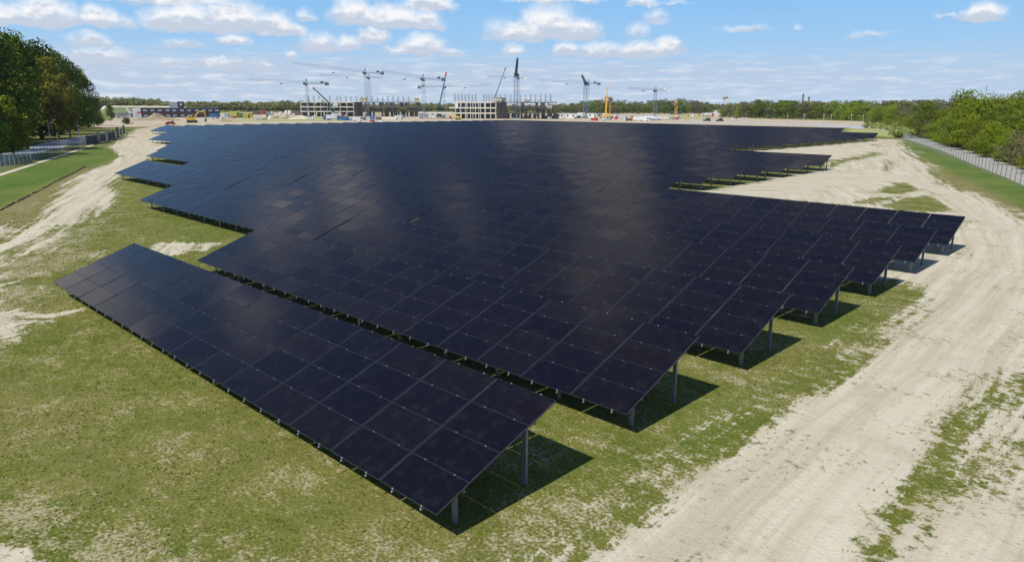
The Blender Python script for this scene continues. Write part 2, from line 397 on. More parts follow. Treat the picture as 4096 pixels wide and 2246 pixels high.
    lush = paint(lush, [(430, 512), (600, 506), (660, 492), (650, 500), (560, 515), (520, 520)], .6, .3)
    brown = np.zeros(X.shape)
    brown = paint(brown, [(-400, 960), (0, 838), (340, 672), (378, 676), (278, 728), (223, 756), (127, 880), (0, 945), (-400, 1060)], .8, .6)
    brown = paint(brown, [(4400, 1100), (4096, 905), (3964, 815), (3880, 772), (3760, 715), (3720, 650), (3790, 690), (3960, 760), (4096, 850), (4400, 980)], .65, .6)
    meadow = np.zeros(X.shape)
    for p in ([(1010, 470), (1360, 465), (1400, 483), (1010, 486)], [(2700, 462), (2830, 458), (2850, 474), (2640, 479)], [(3400, 508), (3640, 512), (3650, 560), (3560, 548), (3380, 530)], [(880, 480), (1040, 476), (1060, 484), (900, 488)]):
        meadow = paint(meadow, p, 1, .25)
    across = np.full(X.shape, 1e3); along = np.zeros(X.shape); best = np.full(X.shape, 1e9)
    for li, line in enumerate(([(2650, 2400), (3000, 2030), (3350, 1700), (3620, 1480), (3850, 1250), (4010, 1080), (3990, 930), (3870, 800), (3740, 700), (3640, 630), (3570, 575), (3500, 545)],
                 [(4000, 920), (3800, 800), (3560, 720), (3200, 712), (2850, 720)], [(3560, 640), (3400, 600), (3100, 595)],
                 [(-300, 1110), (60, 955), (230, 840), (400, 735), (540, 650), (600, 570), (600, 515)])):
        Q = np.array([G(*p) for p in line]); acc = li*200.0
        for i in range(len(Q)-1):
            e = Q[i+1]-Q[i]; L = np.hypot(*e); t = ((X-Q[i, 0])*e[0]+(Y-Q[i, 1])*e[1])/L**2; tc = np.clip(t, 0, 1)
            dx, dy = X-Q[i, 0]-tc*e[0], Y-Q[i, 1]-tc*e[1]; dd = np.hypot(dx, dy); m = dd < best
            best[m] = dd[m]; across[m] = (dd*np.sign(e[0]*dy-e[1]*dx))[m]; along[m] = (acc+tc*L)[m]; acc += L
    # gentle unevenness; the panel field itself stays level
    rs = np.random.RandomState(4); Z = np.zeros(X.shape)
    for k in range(14):
        wl = rs.uniform(5, 26); a = rs.uniform(0, 6.28)
        Z += np.sin((X*math.cos(a)+Y*math.sin(a))*6.28/wl+rs.uniform(0, 6.28))*.0045*wl**.5
    inside = np.clip((X+8)/4, 0, 1)
    Z *= inside*(dist < 400)
    me = bpy.data.meshes.new('ground')
    i = np.arange(nx*ny).reshape(ny, nx)
    quads = np.stack([i[:-1, :-1], i[:-1, 1:], i[1:, 1:], i[1:, :-1]], -1).reshape(-1, 4)
    me.vertices.add(nx*ny); me.vertices.foreach_set('co', np.stack([X, Y, Z], -1).ravel())
    me.loops.add(quads.size); me.loops.foreach_set('vertex_index', quads.ravel())
    me.polygons.add(len(quads)); me.polygons.foreach_set('loop_start', np.arange(0, quads.size, 4)); me.polygons.foreach_set('loop_total', np.full(len(quads), 4))
    for nm, a in (('across', across), ('along', along), ('sand', sand), ('bare', bare), ('lush', lush), ('brown', brown), ('meadow', meadow)):
        me.attributes.new(nm, 'FLOAT', 'POINT').data.foreach_set('value', a.astype(np.float32))
    me.update(); me.validate(); me.polygons.foreach_set('use_smooth', [True]*len(quads))

    m = bpy.data.materials.new('grass_and_sand'); m.use_nodes = True; N = NT(m.node_tree)
    A = lambda n: N.n('ShaderNodeAttribute', attribute_name=n).outputs['Fac']
    P = N.n('ShaderNodeNewGeometry').outputs['Position']; ps = N.sep(P)
    big = N.noise(P, .09, 4, .55); mid = N.noise(P, .55, 5, .62); small = N.noise(P, 2.6, 5, .65); tiny = N.noise(P, 11, 4, .65)
    # wheel ruts run along the worn lines: 'across' is the distance from the line, 'along' the way along it
    ac, al = A('across'), A('along')
    west = N.rng(ps[0], -48, -34, 1, 0)
    wob = N.math('MULTIPLY', N.math('SUBTRACT', N.noise(P, .07, 2), .5), 1.1)
    ac = N.math('ADD', ac, wob)
    se = N.noise(N.comb(ac, N.math('MULTIPLY', al, .045), 0), 1.15, 5, .6, dist=.3)
    fineR = N.noise(N.comb(N.math('MULTIPLY', ac, 3.2), N.math('MULTIPLY', al, .10), 4), 1.6, 4, .6, dist=.4)
    streak = N.math('ADD', N.math('MULTIPLY', se, .68), N.math('MULTIPLY', fineR, .32))
    streak = N.rng(streak, .24, .76, smooth=False)
    edge = N.math('ADD', N.math('MULTIPLY', N.math('SUBTRACT', mid, .5), .75), N.math('MULTIPLY', N.math('SUBTRACT', small, .5), 1.15))
    edge = N.math('ADD', edge, N.math('MULTIPLY', N.math('SUBTRACT', tiny, .5), .6))
    edge = N.math('ADD', edge, N.math('MULTIPLY', N.math('SUBTRACT', streak, .5), N.fmix(west, .75, 1.25)))
    f = N.rng(N.math('ADD', A('sand'), edge), .38, .60)
    # bare crumbs of soil in thin grass
    crumb = N.math('ADD', N.math('MULTIPLY', small, .45), N.math('MULTIPLY', tiny, .55))
    crumb = N.math('ADD', crumb, N.math('MULTIPLY', N.math('SUBTRACT', mid, .5), .48))
    br = N.math('MULTIPLY', A('bare'), N.math('SUBTRACT', 1.0, N.math('MULTIPLY', A('lush'), .85)))
    th = N.math('MULTIPLY_ADD', br, -.33, .715)
    fb = N.rng(N.math('SUBTRACT', crumb, th), -.05, .10)
    # a few weeds on the sand
    weed = N.math('MULTIPLY', N.rng(N.math('ADD', N.math('MULTIPLY', N.noise(P, 4.2, 4, .7), .6), N.math('MULTIPLY', N.noise(P, .35, 3), .4)), .555, .62), .7)
    f = N.math('MULTIPLY', f, N.math('SUBTRACT', 1.0, weed))
    fb = N.math('MULTIPLY', fb, .8)
    g = N.mix(N.rng(mid, .3, .72), rgb(.102, .126, .017), rgb(.178, .178, .040))
    g = N.mix(N.math('MULTIPLY', N.rng(small, .42, .74), .55), g, rgb(.255, .230, .100))
    g = N.mix(N.math('MULTIPLY', N.rng(N.noise(P, .75, 3, .6), .60, .74), .55), g, rgb(.068, .128, .014))
    g = N.mix(N.math('MULTIPLY', N.rng(big, .42, .70), .45), g, rgb(.215, .190, .070))
    g = N.mix(N.math('MULTIPLY', A('lush'), .85), g, N.mix(N.rng(mid, .3, .7), N.mix(N.rng(big, .35, .65), rgb(.056, .118, .020), rgb(.150, .190, .040)), N.mix(N.rng(small, .3, .7), rgb(.070, .140, .022), rgb(.135, .190, .036))))
    g = N.mix(N.math('MULTIPLY', A('brown'), N.rng(mid, .2, .7, .35, .95)), g, rgb(.245, .205, .105))
    g = N.mix(N.math('MULTIPLY', A('meadow'), N.rng(mid, .2, .6, .6, 1)), g, rgb(.36, .37, .15))
    g = N.mix(N.rng(tiny, .3, .75), N.mix(1.0, g, rgb(.62, .66, .6), 'MULTIPLY'), N.mix(1.0, g, rgb(1.3, 1.27, 1.25), 'MULTIPLY'))
    s_ = N.mix(N.rng(streak, .25, .75), rgb(.425, .380, .275), rgb(.545, .500, .385))
    s_ = N.mix(N.math('MULTIPLY', N.rng(mid, .5, .75), .45), s_, rgb(.325, .280, .190))
    s_ = N.mix(N.math('MULTIPLY', N.rng(tiny, .55, .8), .35), s_, rgb(.30, .275, .215))
    far = N.rng(N.vm('LENGTH', P), 160, 320)
    s_ = N.mix(N.math('MULTIPLY', far, N.rng(big, .35, .6, .2, .75)), s_, rgb(.42, .33, .23))
    c = N.mix(fb, g, N.mix(N.rng(tiny, .3, .7), rgb(.255, .220, .120), rgb(.44, .39, .265)))
    c = N.mix(N.math('MULTIPLY', f, N.math('SUBTRACT', 1.0, N.math('MULTIPLY', A('meadow'), .75))), c, s_)
    b = N.n('ShaderNodeBsdfPrincipled'); b.inputs['Roughness'].default_value = .95; b.inputs['Specular IOR Level'].default_value = .12
    N.put(b.inputs['Base Color'], c)
    bump = N.n('ShaderNodeBump'); bump.inputs['Strength'].default_value = .7; bump.inputs['Distance'].default_value = .10
    h = N.math('ADD', N.math('MULTIPLY', small, .7), N.math('MULTIPLY', tiny, .45))
    h = N.math('ADD', h, N.math('MULTIPLY', streak, N.math('MULTIPLY', f, .6)))
    h = N.math('SUBTRACT', h, N.math('MULTIPLY', f, .35))
    N.put(bump.inputs['Height'], h); N.put(b.inputs['Normal'], bump.outputs[0])
    o = N.n('ShaderNodeOutputMaterial'); N.t.links.new(b.outputs[0], o.inputs[0])
    me.materials.append(m)
    tag(link('ground', me), kind='structure')
    # real tufts where the grass is near enough to see its height
    n = 160000; rr = np.sqrt(rs.uniform(9**2, 75**2, n)); th = rs.uniform(R_(96), R_(173), n); tx, ty = rr*np.cos(th), rr*np.sin(th)
    ix = np.clip(np.searchsorted(xs, tx), 1, nx-1); iy = np.clip(np.searchsorted(ys, ty), 1, ny-1); gi = iy*nx+ix
    patch = np.sin(tx*.9+np.sin(ty*.7)*1.3)*np.sin(ty*1.1+np.sin(tx*.6))
    keep = (sand[gi] < rs.uniform(.15, .75, n)) & (bare[gi]*.9 < rs.uniform(.0, 1.1, n)) & (patch > rs.uniform(-1.3, .9, n)) & (rs.uniform(0, 1, n) < np.clip(30/rr, .25, 1))
    tx, ty, tz, rr = tx[keep], ty[keep], Z[gi][keep], rr[keep]; m = len(tx); V = []
    for k in range(3):
        a = rs.uniform(0, 6.283, m); h = rs.uniform(.018, .055, m)*(1+rr*.006); w = rs.uniform(.012, .03, m)*(1+rr*.012); ox, oy = rs.normal(0, .03, m), rs.normal(0, .03, m); ln = rs.uniform(.03, .08, m)
        V.append(np.stack([np.stack([tx+ox-np.sin(a)*w, ty+oy+np.cos(a)*w, tz-.01], -1), np.stack([tx+ox+np.sin(a)*w, ty+oy-np.cos(a)*w, tz-.01], -1), np.stack([tx+ox+np.cos(a)*ln, ty+oy+np.sin(a)*ln, tz+h], -1)], 1))
    V = np.concatenate(V).reshape(-1, 3); nf = len(V)//3
    gm = bpy.data.meshes.new('grass'); gm.vertices.add(len(V)); gm.vertices.foreach_set('co', V.ravel()); gm.loops.add(len(V)); gm.loops.foreach_set('vertex_index', np.arange(len(V)))
    gm.polygons.add(nf); gm.polygons.foreach_set('loop_start', np.arange(0, len(V), 3)); gm.polygons.foreach_set('loop_total', np.full(nf, 3)); gm.update()
    m = bpy.data.materials.new('grass_blades'); m.use_nodes = True; N = NT(m.node_tree); geo = N.n('ShaderNodeNewGeometry')
    c = N.mix(geo.outputs['Random Per Island'], rgb(.150, .180, .026), rgb(.25, .25, .06)); c = N.mix(N.rng(N.math('FRACT', N.math('MULTIPLY', geo.outputs['Random Per Island'], 17.3)), .74, .8), c, rgb(.36, .31, .15))
    d = N.n('ShaderNodeBsdfDiffuse'); t = N.n('ShaderNodeBsdfTranslucent'); N.put(d.inputs[0], c); N.put(t.inputs[0], c); mx = N.n('ShaderNodeMixShader'); mx.inputs[0].default_value = .4
    N.t.links.new(d.outputs[0], mx.inputs[1]); N.t.links.new(t.outputs[0], mx.inputs[2]); o = N.n('ShaderNodeOutputMaterial'); N.t.links.new(mx.outputs[0], o.inputs[0]); gm.materials.append(m)
    tag(link('grass', gm), 'short tufts of grass growing round the front solar tables', None, None, 'stuff')
ground()

ASPH = mat('asphalt', (.42, .43, .46), .9, 0, .12, .8)
GRAVEL = mat('gravel', (.37, .34, .31), .95, 0, .1, 1.5)
SOIL_SHADE = mat('soil_shade', (.022, .022, .010), 1, 0, .4, 1.2)  # near-black stands for the shade on the bank's cut face
SANDY = mat('sandy_path', (.50, .46, .35), 1, 0, .15, .8)
sheet('road', [G(*p) for p in [(-300, 705), (0, 652), (150, 612), (300, 577), (430, 530), (330, 545), (151, 577), (100, 595), (0, 616), (-300, 655)]], .012, ASPH)
sheet('footpath', [G(*p) for p in [(-300, 772), (0, 694), (150, 648), (373, 577), (376, 582), (150, 656), (0, 704), (-300, 786)]], .010, SANDY)
sheet('gravel_path', [G(*p) for p in [(4500, 880), (4096, 742), (4035, 714), (3886, 655), (3768, 603), (3625, 556), (3560, 530), (3470, 500), (3500, 500), (3625, 531), (3768, 569), (3916, 611), (4096, 682), (4500, 800)]], .012, GRAVEL)
sheet('far_road', [G(*p) for p in [(2700, 486), (3000, 491), (3250, 496), (3500, 506), (3440, 516), (3390, 511), (3200, 500), (3000, 495), (2700, 490)]], .030, mat('far_asphalt', (.40, .40, .42), .9, 0, .1, .1))
def edge_shade():
    """rough turf edge along the bank, coloured dark for the shade on its cut face"""
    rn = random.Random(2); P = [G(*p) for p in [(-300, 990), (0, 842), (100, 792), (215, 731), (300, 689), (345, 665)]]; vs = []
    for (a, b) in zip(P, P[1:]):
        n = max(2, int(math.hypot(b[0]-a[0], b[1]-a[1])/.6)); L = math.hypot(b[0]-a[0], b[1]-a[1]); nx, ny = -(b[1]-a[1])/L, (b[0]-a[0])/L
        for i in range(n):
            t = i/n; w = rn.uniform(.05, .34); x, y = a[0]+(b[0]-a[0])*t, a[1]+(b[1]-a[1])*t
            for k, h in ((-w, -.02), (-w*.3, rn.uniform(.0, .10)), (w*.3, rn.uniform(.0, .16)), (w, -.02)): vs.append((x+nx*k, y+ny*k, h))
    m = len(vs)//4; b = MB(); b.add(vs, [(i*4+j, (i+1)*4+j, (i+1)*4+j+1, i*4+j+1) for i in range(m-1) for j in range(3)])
    tag(link('edge_shade', b.mesh('edge_shade', SOIL_SHADE)), kind='structure')
edge_shade()

# ------------------------------------------------------------------ solar tables
TILT, HL, Y0, PITCH_Y = .34647, .7765, 8.634, 7.095
PW, PH, CW, CH = 2.060, 1.034, 2.093, 1.05
ST, CT = math.sin(TILT), math.cos(TILT); DY, DZ = 4.2*CT, 4.2*ST
def uv_quad(me, faces):
    uv = me.uv_layers.new(name='UVMap')
    for fi in faces:
        p = me.polygons[fi]
        for li, c in zip(p.loop_indices, ((0, 0), (1, 0), (1, 1), (0, 1))): uv.data[li].uv = c
EDGE = mat('panel_short_edge', (.060, .066, .088), .45, .4, .1, 9)
def panel_mesh():
    b = MB(); x, y, e, t, ex = PW/2, PH/2, .006, .035, .017
    o = [(-x, -y), (x, -y), (x, y), (-x, y)]; n = [(-x+ex, -y+e), (x-ex, -y+e), (x-ex, y-e), (-x+ex, y-e)]
    vs = [(a, c, 0) for a, c in o]+[(a, c, 0) for a, c in n]+[(a, c, -.003) for a, c in n]+[(a, c, -t) for a, c in o]
    fs = [(8, 9, 10, 11)]+[(i, (i+1) % 4, 4+(i+1) % 4, 4+i) for i in range(4)]+[(4+i, 4+(i+1) % 4, 8+(i+1) % 4, 8+i) for i in range(4)]
    fs += [(12+i, 12+(i+1) % 4, (i+1) % 4, i) for i in range(4)]+[(15, 14, 13, 12)]
    b.add(vs, fs); b.m = [0]+[1, 2, 1, 2]+[1]*9
    me = b.mesh('panel', GLASS, FRAME, EDGE); uv_quad(me, [0]); return me
PANEL = panel_mesh()
def rail_mesh():
    """one slope rail with its clamps (local y runs up the slope, z = 0 is the glass)"""
    b = MB(); b.box((0, 2.1, -.065), (.045, 4.26, .05))
    for s_ in (0.0, 1.05, 2.1, 3.15, 4.2):
        b.box((0, s_, -.014), (.03, .026 if 0 < s_ < 4.2 else .034, .042), 1)
    b.box((0, -.05, -.07), (.034, .034, .034), 1)
    return b.mesh('rail', RAIL, CLAMP)
RAILM = rail_mesh()
def post_mesh(h):
    """C-profile pile with a head plate"""
    b = MB(); w, d, t = .12, .07, .012
    b.box((0, 0, h/2-.15), (w, t, h+.3)); b.box((-w/2+t/2, d/2+t/2, h/2-.15), (t, d, h+.3)); b.box((w/2-t/2, d/2+t/2, h/2-.15), (t, d, h+.3))
    b.box((0, .03, h-.05), (.22, .14, .10))
    return b.mesh('post', GALV)
YF, YR = .85, 3.22
ZF, ZR = HL+YF*math.tan(TILT)-.16, HL+YR*math.tan(TILT)-.16
POSTF, POSTR = post_mesh(ZF), post_mesh(ZR)
def brace_mesh():
    b = MB(); b.bar((0, .35, HL+.35*math.tan(TILT)-.17), (0, DY-.4, HL+(DY-.4)*math.tan(TILT)-.17), .07)
    return b.mesh('rafter', GALV)
BRACE = brace_mesh()
_beam = {}
def beam_mesh(nc):
    if nc not in _beam:
        b = MB(); b.box((0, 0, 0), (nc*CW-.1, .06, .09)); _beam[nc] = b.mesh('beam', GALV)
    return _beam[nc]
def post_xs(nc):
    L = nc*CW-.84; n = max(1, round(L/2.85)); return [-L/2+L*i/n for i in range(n+1)]
def on_slope(s, dz=0.0): return (-DY/2+s*CT-dz*ST, HL+s*ST+dz*CT)     # -> local y, z
_far = {}
def array_mesh(nc, seed, full):
    """all panels of a farther table as one faceted sheet of boxes; full adds rails and posts"""
    k = (nc, seed, full)
    if k in _far: return _far[k]
    rn = random.Random(seed*97+nc); b = MB(); gl = []
    for i in range(nc):
        for j in range(4):
            cx = (i-(nc-1)/2)*CW; s0 = j*CH+(CH-PH)/2; s1 = s0+PH
            j1, j2 = rn.uniform(-.004, .004), rn.uniform(-.006, .006)
            v = []
            for dz in (0, -.035):
                for sx, s_, q in ((-1, s0, j1-j2), (1, s0, -j1-j2), (1, s1, -j1+j2), (-1, s1, j1+j2)):
                    y, z = on_slope(s_, dz+q); v.append((cx+sx*PW/2, y, z))
            gl.append(len(b.f))
            b.add(v, [(0, 1, 2, 3)]); base = len(b.v)-8
            b.f += [tuple(base+q for q in f) for f in ((7, 6, 5, 4), (4, 5, 1, 0), (5, 6, 2, 1), (6, 7, 3, 2), (7, 4, 0, 3))]; b.m += [1]*5
    if full:
        for i in range(nc*2):
            x = (i+.5-nc)*CW/2
            y0, z0 = on_slope(-.05, -.065); y1, z1 = on_slope(4.25, -.065); b.bar((x, y0, z0), (x, y1, z1), .04, 2)
        for x in post_xs(nc):
            b.box((x, -DY/2+YF, ZF/2), (.15, .09, ZF), 3); b.box((x, -DY/2+YR, ZR/2), (.15, .09, ZR), 3)
    me = b.mesh('panel_array', GLASS, FRAME, RAIL, GALV); uv_quad(me, gl); _far[k] = me; return me

ORD = 'first second third fourth fifth sixth seventh eighth ninth tenth eleventh twelfth thirteenth fourteenth fifteenth sixteenth seventeenth eighteenth nineteenth twentieth'.split()
ORD += ['twenty-'+o for o in ORD[:9]]+['thirtieth']+['thirty-'+o for o in ORD[:9]]
SPECIAL = {
    (0, 0): 'front-most solar table standing alone on patchy grass, pale sky glare on its far end',
    (1, 0): 'long solar table directly behind the front-most one across a dark narrow gap',
    (6, 0): 'solar table whose raised corner reaches farthest out over the sandy track bend',
    (2, 1): 'blue solar table ending over the grass at the far end of the third row',
    (3, 2): 'blue solar table pointing farthest out towards the sandy vehicle tracks beside the green bank',
}
FIELD = 'solar tables of the field'
def slope_parts(t, nc, lod, seed):
    rn = random.Random(seed)
    if lod == 0:
        for i in range(nc):
            for j in range(4):
                y, z = on_slope(j*CH+CH/2)
                link('panel', PANEL, t, ((i-(nc-1)/2)*CW, y, z), (TILT+rn.gauss(0, .006), rn.gauss(0, .004), 0))
        y, z = on_slope(0)
        for i in range(nc*2):
            link('rail', RAILM, t, ((i+.5-nc)*CW/2, y, z), (TILT, 0, 0))
    else:
        link('panel_array', array_mesh(nc, seed % 4, False), t)
    for yy, zz in ((YF, ZF), (YR, ZR)):
        link('beam', beam_mesh(nc), t, (0, -DY/2+yy, zz+.045), (TILT, 0, 0))
    for x in post_xs(nc):
        link('post', POSTF, t, (x, -DY/2+YF, 0)); link('post', POSTR, t, (x, -DY/2+YR, 0))
        if lod == 0: link('rafter', BRACE, t, (x+.09, -DY/2, 0))
XE = -10.49
RIGHT = {k: XE for k in range(7)}; RIGHT.update({k: XE-29.4 for k in range(7, 15)}); RIGHT.update({k: XE-58.9 for k in range(15, 18)})
RIGHT.update({k: XE-58.4+(k-18)*.28 for k in range(18, 30)}); RIGHT.update({k: XE-79.4 for k in range(30, 36)})
LEFTN = {0: 1, 1: 1, 2: 2, 3: 3, 4: 3, 5: 4, 6: 4.5, 7: 5, 8: 6, 9: 6.5, 10: 7, 11: 8}
for k in range(36):
    x1 = RIGHT[k]; xl = XE-29.5*LEFTN.get(k, 8.5); j = 0
    while x1-xl > 5:
        nc = 14 if x1-xl > 26 else 7 if x1-xl > 13 else 0
        if k >= 30 and j == 0: nc = 9
        if nc == 0: break
        L = nc*CW; lod = 0 if k <= 6 else 1 if k <= 11 else 2
        xc = x1-L/2; y = Y0+PITCH_Y*k+DY/2
        o = None
        if lod < 2:
            o = empty('solar_table', (xc, y, 0)); slope_parts(o, nc, lod, k*31+j)
        else:
            o = link('solar_table', array_mesh(nc, (k+j) % 4, True), None, (xc, y, 0))
        lab = SPECIAL.get((k, j)) or f'black solar table, {ORD[j]} from the sandy end in the {ORD[k]} row from the front'
        tag(o, lab, 'solar table', FIELD)
        x1 -= L+.2; j += 1

# ------------------------------------------------------------------ trees
def leaf_material(name, a, b, trans=.3):
    m = bpy.data.materials.new(name); m.use_nodes = True; N = NT(m.node_tree)
    geo = N.n('ShaderNodeNewGeometry'); oi = N.n('ShaderNodeObjectInfo')
    c = N.mix(geo.outputs['Random Per Island'], rgb(*a), rgb(*b))
    c = N.mix(N.noise(geo.outputs['Position'], .22, 3, .6), N.mix(1.0, c, rgb(.72, .76, .7), 'MULTIPLY'), N.mix(1.0, c, rgb(1.3, 1.22, 1.1), 'MULTIPLY'))
    hs = N.n('ShaderNodeHueSaturation'); N.put(hs.inputs['Color'], c)
    N.put(hs.inputs['Hue'], N.rng(oi.outputs['Random'], 0, 1, .480, .515, False)); N.put(hs.inputs['Value'], N.rng(N.math('FRACT', N.math('MULTIPLY', oi.outputs['Random'], 9.7)), 0, 1, .78, 1.22, False))
    d = N.n('ShaderNodeBsdfDiffuse'); t = N.n('ShaderNodeBsdfTranslucent'); N.put(d.inputs[0], hs.outputs[0]); N.put(t.inputs[0], hs.outputs[0])
    mx = N.n('ShaderNodeMixShader'); mx.inputs[0].default_value = trans; N.t.links.new(d.outputs[0], mx.inputs[1]); N.t.links.new(t.outputs[0], mx.inputs[2])
    o = N.n('ShaderNodeOutputMaterial'); N.t.links.new(mx.outputs[0], o.inputs[0]); return m
LEAF = {
    'dark': leaf_material('dark_leaves', (.058, .104, .014), (.130, .195, .026), .12),
    'olive': leaf_material('olive_leaves', (.150, .150, .024), (.225, .205, .040)),
    'fresh': leaf_material('fresh_leaves', (.165, .245, .020), (.265, .320, .036)),
    'mid': leaf_material('mid_leaves', (.122, .180, .024), (.205, .255, .040)),
    'wood': leaf_material('far_wood_leaves', (.175, .225, .062), (.270, .290, .105)),
    'grey': leaf_material('budding_twigs', (.185, .180, .100), (.255, .235, .140)),
}
BARK = mat('bark', (.09, .075, .055), .9, 0, .25, 2)
def crown_mesh(name, seed, H, W, n, leaf, material, low=.12, lobes=16):
    """leaf-sized faces gathered in clumps through the crown of a tree H high and W wide"""
    rs = np.random.RandomState(seed); cl = []
    for i in range(lobes):
        t = rs.uniform(0, 1); z = H*(low+.08+(.86-low)*t)
        prof = (1-abs(2*t-.85)**2.2*.62) if t < .9 else .5
        a = rs.uniform(0, 6.28); rr = W*.5*prof*math.sqrt(rs.uniform(.1, 1))*.72
        s = W*rs.uniform(.17, .29)*(1.12-.35*t)
        cl.append((rr*math.cos(a), rr*math.sin(a), z, s, s*rs.uniform(.6, .85)))
    cl.append((0, 0, H*.55, W*.3, H*.26)); cl.append((0, 0, H*.80, W*.2, H*.15))
    cl = np.array(cl); wts = cl[:, 3]**2; wts /= wts.sum()
    k = rs.choice(len(cl), n, p=wts); d = rs.normal(size=(n, 3)); d /= np.linalg.norm(d, axis=1)[:, None]
    rad = rs.uniform(.55, 1.0, n)**.6*(1+.10*rs.normal(size=n))
    P = cl[k, :3]+d*rad[:, None]*cl[k][:, [3, 3, 4]]; P[:, 2] = np.clip(P[:, 2], H*low*.6, None)
    P[:, 2] *= H/np.percentile(P[:, 2], 99.3)
    nrm = d+rs.normal(size=(n, 3))*.55; nrm /= np.linalg.norm(nrm, axis=1)[:, None]
    up = rs.normal(size=(n, 3)); a1 = np.cross(nrm, up); a1 /= np.linalg.norm(a1, axis=1)[:, None]; a2 = np.cross(nrm, a1)
    sz = leaf*rs.uniform(.6, 1.35, n)[:, None]
    V = np.stack([P-a1*sz*.5, P-a2*sz*.32+nrm*sz*.08, P+a1*sz*.55, P+a2*sz*.32+nrm*sz*.08], 1).reshape(-1, 3)
    me = bpy.data.meshes.new(name); me.vertices.add(4*n); me.vertices.foreach_set('co', V.ravel())
    me.loops.add(4*n); me.loops.foreach_set('vertex_index', np.arange(4*n)); me.polygons.add(n)
    me.polygons.foreach_set('loop_start', np.arange(0, 4*n, 4)); me.polygons.foreach_set('loop_total', np.full(n, 4))
    me.update(); me.materials.append(material); return me
def trunk_mesh(H, W, seed):
    rn = random.Random(seed); b = MB(); r = H*.016+.05
    b.tube((0, 0, -.3), (0, 0, H*.32), r*1.25, 0, 8, r*.8); b.tube((0, 0, H*.32), (rn.uniform(-.4, .4), rn.uniform(-.4, .4), H*.72), r*.8, 0, 7, r*.25)
    for i in range(6):
        a = rn.uniform(0, 6.28); z = H*rn.uniform(.22, .5)
        b.tube((0, 0, z), (math.cos(a)*W*.3, math.sin(a)*W*.3, z+H*rn.uniform(.12, .28)), r*.42, 0, 5, r*.12)
    return b.mesh('trunk', BARK)
_kinds = {}
def tree_kind(key, v, H, W, n, leaf, leafmat, low=.12, lobes=16):
    k = (key, v)
    if k not in _kinds:
        _kinds[k] = (crown_mesh('crown', hash(key) % 1000 if False else sum(map(ord, key))+v*17, H, W, n, leaf, LEAF[leafmat], low, lobes), trunk_mesh(H, W, v), H, W)
    return _kinds[k]
def tree(kind, x, y, H, Wf, label, group, name='tree'):
    cm, tm, h0, w0 = kind; s = H/h0
    o = empty(name, (x, y, 0), rnd.uniform(0, 6.28)); o.scale = (s*Wf, s*Wf, s)
    link('crown', cm, o); link('trunk', tm, o)
    return tag(o, label, 'tree', group)

def lerp(tab, x):
    for (a, b), (c, d) in zip(tab, tab[1:]):
        if a <= x <= c: return b+(d-b)*(x-a)/(c-a)
    return tab[0][1] if x < tab[0][0] else tab[-1][1]

# tall wood along the fenced road: front edge first, then the crowns that rise behind it
BIG = [tree_kind('big', v, 24, 15, 9500, .68, 'dark', .04, 30) for v in range(4)]
BIGO = [tree_kind('bigo', v, 24, 12, 4200, .85, 'olive', .10, 20) for v in range(2)]
WOODTOP = [(-400, 60), (-120, 95), (0, 118), (60, 128), (120, 160), (185, 186), (245, 205), (300, 248), (350, 295), (385, 335), (420, 395)]
WOODBASE = [(-400, 690), (-100, 622), (0, 594), (100, 580), (200, 560), (300, 535), (360, 518), (410, 505)]
LW, LG = 'tall dark green broadleaf tree in the shaded wood beside the fenced road', 'tall wood beside the fenced road'
def wood():
    rn = random.Random(5); px = -420
    while px < 412:
        R = ground_range(px, lerp(WOODBASE, px))+7; x, y = at_range(px, R); y -= 3
        top = lerp(WOODTOP, px)+rn.uniform(0, 50)
        H = max(9, height_at(px, top-18, R)*1.12); W = rn.uniform(.85, 1.1)
        if px > 330: W *= .9
        tree(rn.choice(BIG), x, y, H, W, LW, LG); px += max(11, W*15*.38*F_PX/R*(H/24))
    for back, dt in ((14, 0), (28, 4)):
        px = -430
        while px < 388:
            R = ground_range(px, lerp(WOODBASE, px)); x, y = at_range(px, R); y -= back*.9+5; x -= back*.35
            RR = math.hypot(x, y); p2 = px
            H = max(12, height_at(px, lerp(WOODTOP, px)+rn.uniform(-60, -18)+dt, RR)*1.10)
            tree(rn.choice(BIG), x, y, H, rn.uniform(.9, 1.15), LW, LG); px += max(14, 15*.42*F_PX/R*(H/24))
    for px, top, bk, lab in ((215, 235, 0, 'olive brown leafing tree between dark green crowns of the tall wood'), (262, 300, -2, 'smaller olive brown tree under the dark crowns near the wood end')):
        R = ground_range(px, lerp(WOODBASE, px))-9; x, y = at_range(px, R)
        tree(BIGO[0], x, y, height_at(px, top, R), .85, lab, None)
    for px, base, top, lab in ((22, 633, 392, 'bright green young tree in front of the dark wood, behind the first lamp post'), (-70, 640, 380, 'bright green young tree at the frame edge before the dark wood')):
        R = ground_range(px, base); x, y = at_range(px, R)
        tree(tree_kind('young', 0, 10, 7, 2600, .5, 'fresh', .05), x, y, height_at(px, top, R), 1.0, lab, None)
    R = ground_range(448, 478); x, y = at_range(436, R)
    tree(tree_kind('big', 0, 24, 15, 5200, .95, 'dark', .04, 26), x, y, 9, 1.0, 'small dark tree alone by the pale yard past the wood end', None)
    x, y = at_range(497, ground_range(497, 497))
    tree(tree_kind('bush', 0, 4, 5, 700, .5, 'dark', .02), x, y, 3.4, 1.2, 'round green bush by the concrete yard near the gate posts', None, 'bush')
wood()

